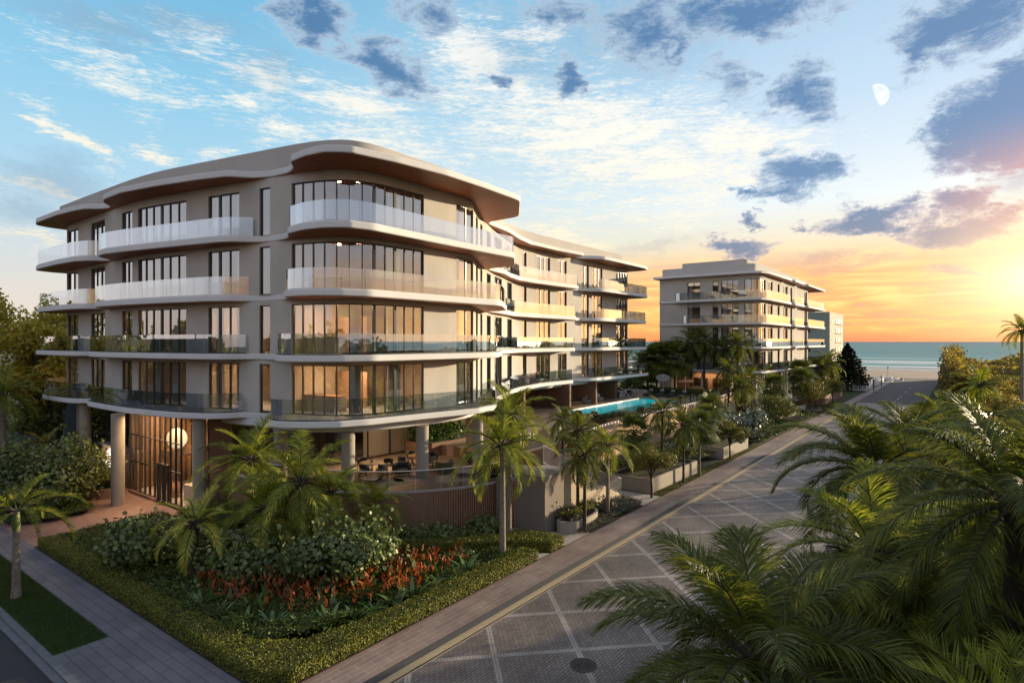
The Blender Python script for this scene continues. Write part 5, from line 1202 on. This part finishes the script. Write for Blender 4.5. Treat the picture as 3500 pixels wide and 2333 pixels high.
# far street furniture
fn=thing('white_fence','white rendered street fence in front of the conifers','fence',(0,0,0))
g=G(); g.box(138,15.5,.1,150,15.7,1.7); g.box(137.8,15.4,.1,138,17.8,1.75,0); g.box(150.3,15.45,.1,172,15.75,1.75); g.build('fence_panel',[whitepaint],fn)
for i in range(9): g=G(); x=138+i*4.1; g.box(x,15.4,.1,x+.3,15.8,1.9); g.build('fence_post',[whitepaint],fn)
lp=thing('street_lamp','white street lamp with a round globe at the edge of the beach','street lamp',(183.6,15.6,0))
g=G(); g.cyl(0,0,0,2.9,.10,10); g.build('pole',[whitepaint],lp); g=G(); g.lathe(0,0,[(.01,2.85),(.28,3.0),(.34,3.2),(.26,3.42),(.01,3.5)],14); g.build('lamp_shade',[whitepaint],lp,50)
for x,y,h,l in ((139,14.2,2.3,'dark thin post on the pavement before the white fence'),(152.7,14.2,2.3,'dark thin post on the pavement past the white fence')):
    g=G(); g.cyl(x,y,.1,h,.07,8); g.cyl(x,y,h,h+.12,.11,8); tag(g.build('street_post',[darkmetal]),l,'post','dark posts at the end of the street')
g=G(); g.cyl(196,22,0,2.9,.06,6); g.cyl(196,22,2.9,3.0,.1,6); tag(g.build('beach_post',[darkmetal]),'thin dark pole standing on the sand','pole')
bn=thing('beach_wall','low pale wall at the end of the street on the sand','wall',(0,0,0)); g=G(); g.box(182,12.2,0,183,16.2,.28); g.box(182.2,14.6,.28,183.2,16,.75); g.build('wall_body',[whitepaint],bn); g=G(); g.box(182.1,12.2,.28,182.9,12.7,.62); g.build('pier',[darkmetal],bn)
# right background thicket
def thicket():
    g=G(); n=36000
    xs=rng.uniform(122,196,n); yy=rng.uniform(0,1,n)
    top=4.2+yy*46*.10
    Y=1.5-yy*46; bumps=.7*np.sin(xs*.35)+.6*np.sin(Y*.5+1)+.4*np.sin(xs*.9+Y*.7)
    fr=rng.uniform(0,1,n)<.42
    Z=np.where(fr,rng.uniform(0,1,n)*(top+bumps),top+bumps+rng.normal(0,.25,n)); Y=np.where(fr,1.5+rng.normal(0,.5,n)+.8*np.sin(xs*.4),Y)
    e=rng.uniform(0,1,n)<.12; xs=np.where(e,122+rng.normal(0,.6,n),xs); Z=np.where(e,rng.uniform(0,1,n)*(top+bumps),Z); Y=np.where(e,1.5-yy*46,Y)
    leafcloud(g,np.column_stack([xs,Y,Z]),rng.normal(0,.8,(n,3))+np.array((-.3,.4,.6)),.62,'oval')
    g.box(123,-44,0,195,.6,3.4,1)
    tag(g.build('coastal_thicket',[L_thick,soil]),'long dense coastal thicket of round leaved bushes right of the street','thicket',None,'stuff')
thicket()
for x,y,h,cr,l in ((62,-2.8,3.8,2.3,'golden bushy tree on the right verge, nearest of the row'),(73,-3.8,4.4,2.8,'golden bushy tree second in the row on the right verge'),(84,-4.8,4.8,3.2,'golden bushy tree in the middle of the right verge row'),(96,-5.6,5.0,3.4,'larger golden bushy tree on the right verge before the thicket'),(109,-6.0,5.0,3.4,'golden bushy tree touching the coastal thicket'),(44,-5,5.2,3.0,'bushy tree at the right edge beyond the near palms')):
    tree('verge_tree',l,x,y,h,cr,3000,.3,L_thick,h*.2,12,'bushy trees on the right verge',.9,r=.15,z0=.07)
palm('hanging leaved palm in front of the coastal thicket',82,-1.5,5.2,'cb',1,1.3,.2,z0=.07,group='palms before the coastal thicket'); palm('second low palm before the coastal thicket, nearer the road',60,1.0,3.6,'cq',1,1.3,.15,z0=.07,group='palms before the coastal thicket')
w=thing('garden_wall','white garden wall and blue pool edge glimpsed through the right palms','wall',(0,0,0)); g=G(); g.box(30,-9,0,30.3,-3.5,1.1); g.box(30.3,-3.8,0,42,-3.5,.9); g.build('wall_body',[whitepaint],w)
tag((lambda g:(g.box(31,-9,.02,41,-4.2,.12),g.build('garden_pool',[poolwater]))[1])(G()),'small blue pool glimpsed through the right foreground palms','pool')

# ------------------------------------------------------------------ moon
def moonmat():
    m=bpy.data.materials.new('moon'); m.use_nodes=True; t=NT(m.node_tree); t.n.clear()
    o=t.node('ShaderNodeOutputMaterial'); tr=t.node('ShaderNodeBsdfTransparent'); e=t.node('ShaderNodeEmission'); e.inputs[1].default_value=.74
    tc=t.node('ShaderNodeTexCoord'); n=t.node('ShaderNodeTexNoise'); n.inputs['Scale'].default_value=2.2; n.inputs['Detail'].default_value=6; t.link(tc.outputs['Generated'],n.inputs['Vector'])
    col=t.ramp(n.outputs[0],[(.30,srgb(214,228,240)),(.70,srgb(246,248,250))]); t.link(col,e.inputs[0])
    g=t.node('ShaderNodeNewGeometry'); d=t.node('ShaderNodeVectorMath'); d.operation='DOT_PRODUCT'; t.link(g.outputs['Normal'],d.inputs[0]); d.inputs[1].default_value=MOONL
    f=t.smooth(d.outputs['Value'],-.02,.22); ms=t.node('ShaderNodeMixShader'); t.link(f,ms.inputs[0]); t.link(tr.outputs[0],ms.inputs[1]); t.link(e.outputs[0],ms.inputs[2]); t.link(ms.outputs[0],o.inputs[0]); return m
phi=R(37); fw=Vector((math.cos(phi),math.sin(phi),0)); rt=Vector((math.sin(phi),-math.cos(phi),0))
MOONL=tuple((rt*.66+Vector((0,0,.24))-fw*.70).normalized())
D=6000; mp0=fw*D+rt*(.609*D)+Vector((0,0,10+.4098*D)); g=G(); rm=.0192*D*.98
ca_=-(fw+rt*.609+Vector((0,0,.41))).normalized(); ux=ca_.cross(Vector((0,0,1))).normalized(); uy=ux.cross(ca_)
vv=[]
for i in range(17):
    th=math.pi/2*i/16
    for k in range(48): a=2*math.pi*k/48; q=(ca_*math.cos(th)+(ux*math.cos(a)+uy*math.sin(a))*math.sin(th))*rm; vv.append(tuple(q))
g.add(vv,[(i*48+k,(i+1)*48+k,(i+1)*48+(k+1)%48,i*48+(k+1)%48) for i in range(16) for k in range(48)]); mo=g.build('moon',[moonmat()],None,60); mo.location=mp0; tag(mo,'pale gibbous daytime moon high in the sky at the right','moon')

# ------------------------------------------------------------------ sky
SUN_AZ,SUN_EL=-27.0,8.0
w=bpy.data.worlds.new('World'); sc.world=w; w.use_nodes=True; t=NT(w.node_tree); t.n.clear()
out=t.node('ShaderNodeOutputWorld'); ns=t.node('ShaderNodeTexSky'); ns.sky_type='NISHITA'; ns.dust_density=.6; ns.sun_disc=False; ns.sun_elevation=R(SUN_EL); ns.sun_rotation=R(90-SUN_AZ)
bg1=t.node('ShaderNodeBackground'); t.link(t.mix(1,ns.outputs[0],(.42,.36,.40,1),'MULTIPLY'),bg1.inputs[0]); bg1.inputs[1].default_value=.05
tc=t.node('ShaderNodeTexCoord'); sx=t.node('ShaderNodeSeparateXYZ'); t.link(tc.outputs['Generated'],sx.inputs[0])
DEG=57.29578
az=t.math('MULTIPLY',t.math('ARCTAN2',sx.outputs[1],sx.outputs[0]),DEG); el=t.math('MULTIPLY',t.math('ARCSINE',sx.outputs[2]),DEG)
ef=t.math('DIVIDE',el,40,clamp=True)
S=srgb; E_=lambda d:d/40
left=t.ramp(ef,[(0,S(226,208,198)),(E_(4),S(214,208,202)),(E_(8),S(196,210,216)),(E_(13),S(168,208,228)),(E_(20),S(140,198,226)),(E_(28),S(112,180,216)),(1,S(92,160,206))])
mid=t.ramp(ef,[(0,S(250,158,84)),(E_(2.5),S(248,172,86)),(E_(5.5),S(240,202,138)),(E_(8.5),S(226,222,196)),(E_(13),S(206,224,230)),(E_(20),S(170,208,228)),(E_(28),S(140,190,218)),(1,S(110,170,205))])
right=t.ramp(ef,[(0,S(244,116,92)),(E_(1.8),S(246,128,78)),(E_(3.4),S(248,150,66)),(E_(5.4),S(246,182,86)),(E_(7.5),S(238,214,164)),(E_(12),S(226,234,234)),(E_(20),S(190,214,232)),(E_(28),S(166,198,224)),(1,S(130,180,212))])
c1=t.mix(t.smooth(az,66,42),left,mid); c1=t.mix(t.smooth(az,36,8),c1,right)
pale=t.ramp(ef,[(0,S(244,208,172)),(E_(6),S(232,220,208)),(E_(16),S(206,218,232)),(1,S(150,186,214))]); c1=t.mix(t.smooth(az,-7,-24),c1,pale)
# behind and around the back fall back to the pale left sky
ab=t.math('ABSOLUTE',t.math('SUBTRACT',az,20)); back=t.ramp(ef,[(0,S(222,208,206)),(E_(10),S(206,206,214)),(E_(25),S(176,190,210)),(1,S(152,168,196))]); c1=t.mix(t.smooth(ab,62,110),c1,back); c1=t.mix(t.smooth(el,33,60),c1,S(166,168,176))
# ---- clouds
vz=t.node('ShaderNodeVectorMath'); vz.operation='MULTIPLY'; t.link(tc.outputs['Generated'],vz.inputs[0]); vz.inputs[1].default_value=(1,1,2.2)
def noise(scale,detail,rough=.6,src=None,dist=0):
    n=t.node('ShaderNodeTexNoise'); n.inputs['Scale'].default_value=scale; n.inputs['Detail'].default_value=detail; n.inputs['Roughness'].default_value=rough; n.inputs['Distortion'].default_value=dist
    t.link(src or vz.outputs[0],n.inputs['Vector']); return n
nw=noise(8,6,.72); n1=noise(17,8,.72,dist=.5)
cmb=t.node('ShaderNodeCombineXYZ'); t.link(az,cmb.inputs[0]); t.link(el,cmb.inputs[1])
wv=t.node('ShaderNodeVectorMath'); wv.operation='MULTIPLY_ADD'; t.link(nw.outputs['Color'],wv.inputs[0]); wv.inputs[1].default_value=(8.5,6.5,0)
off=t.node('ShaderNodeVectorMath'); off.operation='SUBTRACT'; t.link(cmb.outputs[0],off.inputs[0]); off.inputs[1].default_value=(4.25,3.25,0); t.link(off.outputs[0],wv.inputs[2])
cw=wv.outputs[0]
def px(x,y):
    u=(x-1176)/1374; return 37-math.degrees(math.atan(u)), math.degrees(math.atan((784-y)/1374*math.cos(math.atan(u))))
def blobs(lst,src):
    acc=None
    for x,y,rx,ry,rot,wt in lst:
        a,e=px(x,y); cu=math.cos(math.atan((x-1176)/1374)); rxd=rx/1374*DEG*cu*cu; ryd=ry/1374*DEG*cu
        m=t.node('ShaderNodeMapping'); m.vector_type='TEXTURE'; m.inputs['Location'].default_value=(a,e,0); m.inputs['Rotation'].default_value=(0,0,R(rot)); m.inputs['Scale'].default_value=(rxd,ryd,1); t.link(src,m.inputs[0])
        l=t.node('ShaderNodeVectorMath'); l.operation='LENGTH'; t.link(m.outputs[0],l.inputs[0])
        v=t.math('MULTIPLY',t.math('SUBTRACT',1.0,l.outputs['Value']),wt)
        acc=v if acc is None else t.math('MAXIMUM',acc,v)
    return acc
# azimuth decreases to the right: a shape falling to the right in the picture has positive slope in (az,el)
dark=[(715,35,100,70,0,1),(905,165,125,62,25,1),(1300,178,42,52,0,1),(1160,187,32,24,0,.8),(1480,70,130,75,0,.85),(1700,15,300,80,0,1),(2210,50,210,100,0,1.1),(2120,110,70,60,0,.8),(2340,255,245,140,-8,1.7),(2250,330,120,60,0,1),(1840,215,105,62,30,1),(1680,185,55,75,-40,.6),(1830,415,105,62,15,1),(1895,380,70,52,20,1),(1720,447,52,18,10,.9),(1800,455,120,24,0,.7),
 (2000,508,150,34,0,1.1),(1870,525,60,14,0,.8),(2210,520,150,42,-3,1),(2080,466,70,22,0,.8),(2200,462,110,36,-8,.8),(1705,566,118,24,0,1.05),(1730,512,32,18,0,1),(2275,330,80,50,0,.9),
 (2190,617,60,13,0,.8),(1000,25,120,60,0,.6),(1290,25,120,60,0,.6),(1560,110,40,55,0,.6)]
ds=blobs(dark,cw)
dd=t.math('ADD',t.math('MULTIPLY_ADD',ds,2.3,.10),t.math('MULTIPLY',t.math('SUBTRACT',n1.outputs[0],.5),4.6))
dmask=t.math('MULTIPLY',t.smooth(dd,-.05,1.05),.95)
soft=[(120,420,230,80,10,1),(60,500,200,60,0,.8),(250,60,320,60,5,.8),(400,30,300,50,0,.7),(620,170,120,70,0,.6),(1500,60,330,130,0,.8),(1200,120,180,110,0,.5),(2330,420,120,60,0,.8),(1950,600,240,26,0,1.0),(1500,560,180,30,0,.5),(2250,690,200,30,0,.6),(2060,730,220,22,0,.5)]
sm=t.math('MULTIPLY',t.smooth(t.math('ADD',blobs(soft,cw),t.math('MULTIPLY',t.math('SUBTRACT',n1.outputs[0],.5),.9)),.0,.9),.6)
# streaky cirrus
vs=t.node('ShaderNodeMapping'); vs.inputs['Rotation'].default_value=(R(18),R(-8),0); vs.inputs['Scale'].default_value=(2,2,12); t.link(tc.outputs['Generated'],vs.inputs[0])
nc=noise(5.5,8,.68,vs.outputs[0],.7); nr=noise(26,6,.6,vs.outputs[0],1.2)
white=[(1090,130,150,80,20,1.1),(1230,85,110,30,-10,.9),(1350,310,470,150,12,.95),(1560,370,330,110,8,1),(1700,340,220,90,12,.9),(820,250,190,55,10,.9),(600,190,110,60,15,.7),(450,90,110,60,10,.6),(300,165,260,60,8,.6),(150,310,150,28,38,1),(210,345,90,22,30,.8),(335,350,60,50,-40,.8),(480,340,60,20,0,.6),(650,300,90,30,0,.7),(540,230,90,30,20,.7),(1190,200,140,60,10,.9),(900,330,220,60,10,.7),(1290,540,200,20,10,.8),(1500,470,280,50,0,.55),(100,440,160,25,10,.9),(2200,440,140,60,-10,.6),(120,560,220,22,0,.5)]
ws=blobs(white,cw)
wd=t.math('ADD',t.math('MULTIPLY_ADD',ws,1.25,-.05),t.math('MULTIPLY',t.math('SUBTRACT',nc.outputs[0],.5),3.4)); wd=t.math('ADD',wd,t.math('MULTIPLY',t.math('SUBTRACT',nr.outputs[0],.5),2.4))
wmask=t.math('MULTIPLY',t.smooth(wd,-.15,1.25),.9)
wcol=t.mix(t.smooth(az,60,20),t.ramp(ef,[(0,S(255,222,170)),(E_(9),S(252,234,200)),(E_(18),S(250,244,226)),(1,S(240,246,250))]),t.ramp(ef,[(0,S(255,200,110)),(E_(6),S(255,226,170)),(E_(10),S(255,238,205)),(E_(18),S(253,246,228)),(1,S(244,248,250))]))
ls=t.node('ShaderNodeMapping'); ls.inputs['Scale'].default_value=(3.2,3.2,34); t.link(tc.outputs['Generated'],ls.inputs[0])
nl_=noise(2.2,7,.62,ls.outputs[0],.5)
lowc=t.ramp(nl_.outputs[0],[(.36,S(255,222,128)),(.47,S(252,186,96)),(.56,S(240,158,96)),(.66,S(206,142,124))])
lowm=t.math('MULTIPLY',t.math('MULTIPLY',t.smooth(az,62,40),t.smooth(el,9.5,4.5)),t.math('MULTIPLY',t.smooth(el,.0,1.5),.75))
c1=t.mix(lowm,c1,lowc)
col=t.mix(wmask,c1,wcol)
scol=t.mix(t.smooth(az,50,10),S(136,165,188),t.ramp(ef,[(0,S(226,130,110)),(E_(5),S(220,150,112)),(E_(9),S(170,150,150)),(E_(16),S(120,150,182)),(1,S(105,140,175))]))
col=t.mix(sm,col,scol)
# dark cumulus colours: shade from noise, warm underside low down
shade=t.smooth(dd,.1,2.0)
dhi=t.mix(shade,S(186,204,218),S(70,116,160)); dlo=t.mix(shade,S(255,184,108),S(122,104,114))
dmid=t.mix(shade,S(206,190,186),S(84,108,142)); 
dc=t.mix(t.smooth(el,4,9),dlo,dmid); dc=t.mix(t.smooth(el,9,13),dc,dhi)
warmb=t.mix(t.math('MULTIPLY',t.smooth(az,6,-6),t.smooth(el,17,11)),dc,S(196,138,130)); 
col=t.mix(dmask,col,warmb)
# glow towards the low sun at the right
ga,ge=px(2352,640); gv=t.node('ShaderNodeMapping'); gv.vector_type='TEXTURE'; gv.inputs['Location'].default_value=(ga-2,ge,0); gv.inputs['Scale'].default_value=(14,7.5,1); t.link(cmb.outputs[0],gv.inputs[0])
gl=t.node('ShaderNodeVectorMath'); gl.operation='LENGTH'; t.link(gv.outputs[0],gl.inputs[0]); gm=t.math('POWER',t.math('SUBTRACT',1,gl.outputs['Value'],clamp=True),1.6)
col=t.mix(t.math('MULTIPLY',gm,.85),col,(1.05,.84,.46,1)); col=t.mix(t.math('POWER',gm,3.0),col,(1.6,1.35,.9,1))
bg2=t.node('ShaderNodeBackground'); t.link(col,bg2.inputs[0]); bg2.inputs[1].default_value=.645
ad=t.node('ShaderNodeAddShader'); t.link(bg1.outputs[0],ad.inputs[0]); t.link(bg2.outputs[0],ad.inputs[1]); t.link(ad.outputs[0],out.inputs[0])
w.cycles.sampling_method='MANUAL'; w.cycles.sample_map_resolution=512
# ------------------------------------------------------------------ sun, lobby lamps, camera
sd=Vector((math.cos(R(SUN_EL))*math.cos(R(SUN_AZ)),math.cos(R(SUN_EL))*math.sin(R(SUN_AZ)),math.sin(R(SUN_EL))))
sl=bpy.data.lights.new('sun','SUN'); sl.energy=5; sl.angle=R(.6); sl.color=(1,.81,.52); so=bpy.data.objects.new('sun',sl); COL.objects.link(so); so.rotation_euler=sd.to_track_quat('Z','Y').to_euler(); so.location=(100,-50,60)
def area_l(name,x,y,z,sx_,sy_,e,col=(1,.68,.36)):
    a=bpy.data.lights.new(name,'AREA'); a.shape='RECTANGLE'; a.size=sx_; a.size_y=sy_; a.energy=e; a.color=col; o=bpy.data.objects.new(name,a); COL.objects.link(o); o.location=(x,y,z); return o
area_l('lobby_downlight',18.6,40.2,5.5,3,6,900)
area_l('entrance_downlight',15.6,39.6,5.5,.8,4,160)
area_l('terrace_downlight',25,29,5.1,4,2,110)
area_l('second_lobby_downlight',87.6,28,5.4,1,8,200)
area_l('wing_downlight',60,37,5.4,14,1.5,90)
area_l('sign_downlight',16.2,48.2,2.72,.3,1.6,14,(1,.8,.55))
cam=bpy.data.cameras.new('camera'); co=bpy.data.objects.new('camera',cam); COL.objects.link(co); co.location=(0,0,10); co.rotation_euler=(R(90),0,R(-53)); cam.lens=21.03; cam.sensor_width=36; cam.clip_end=60000; cam.clip_start=.1; sc.camera=co
sc.view_settings.view_transform='Standard'; sc.view_settings.look='None'; sc.view_settings.exposure=.68; sc.view_settings.gamma=1
sc.cycles.max_bounces=8; sc.cycles.transparent_max_bounces=16; sc.cycles.glossy_bounces=3; sc.cycles.diffuse_bounces=3; sc.cycles.caustics_reflective=False; sc.cycles.caustics_refractive=False; sc.cycles.sample_clamp_indirect=6

# ------------------------------------------------------------------ vegetation across the side street and along the far verge (seen in the glass)
def treeline(label,x0,x1,y0,y1,h,n):
    g=G(); X=rng.uniform(x0,x1,n); Y=rng.uniform(y0,y1,n); top=h*(.72+.2*np.sin(X*.23+Y*.31)+.12*np.sin(Y*.9+X*.7)); Z=top*rng.uniform(0,1,n)**.35
    leafcloud(g,np.column_stack([X,Y,Z]),rng.normal(0,1,(n,3))+np.array((0,0,.5)),1.1,'oval'); g.box(x0+1,y0+1,0,x1-1,y1-1,h*.8,1)
    tag(g.build('tree_line',[L_bush,soil]),label,'trees',None,'stuff')
treeline('dark belt of trees across the side street, mirrored in the lower windows',-42,-30,-40,130,13,16000)
treeline('dark belt of trees behind the right verge, mirrored in the street windows',-20,118,-42,-34,10.5,9000)
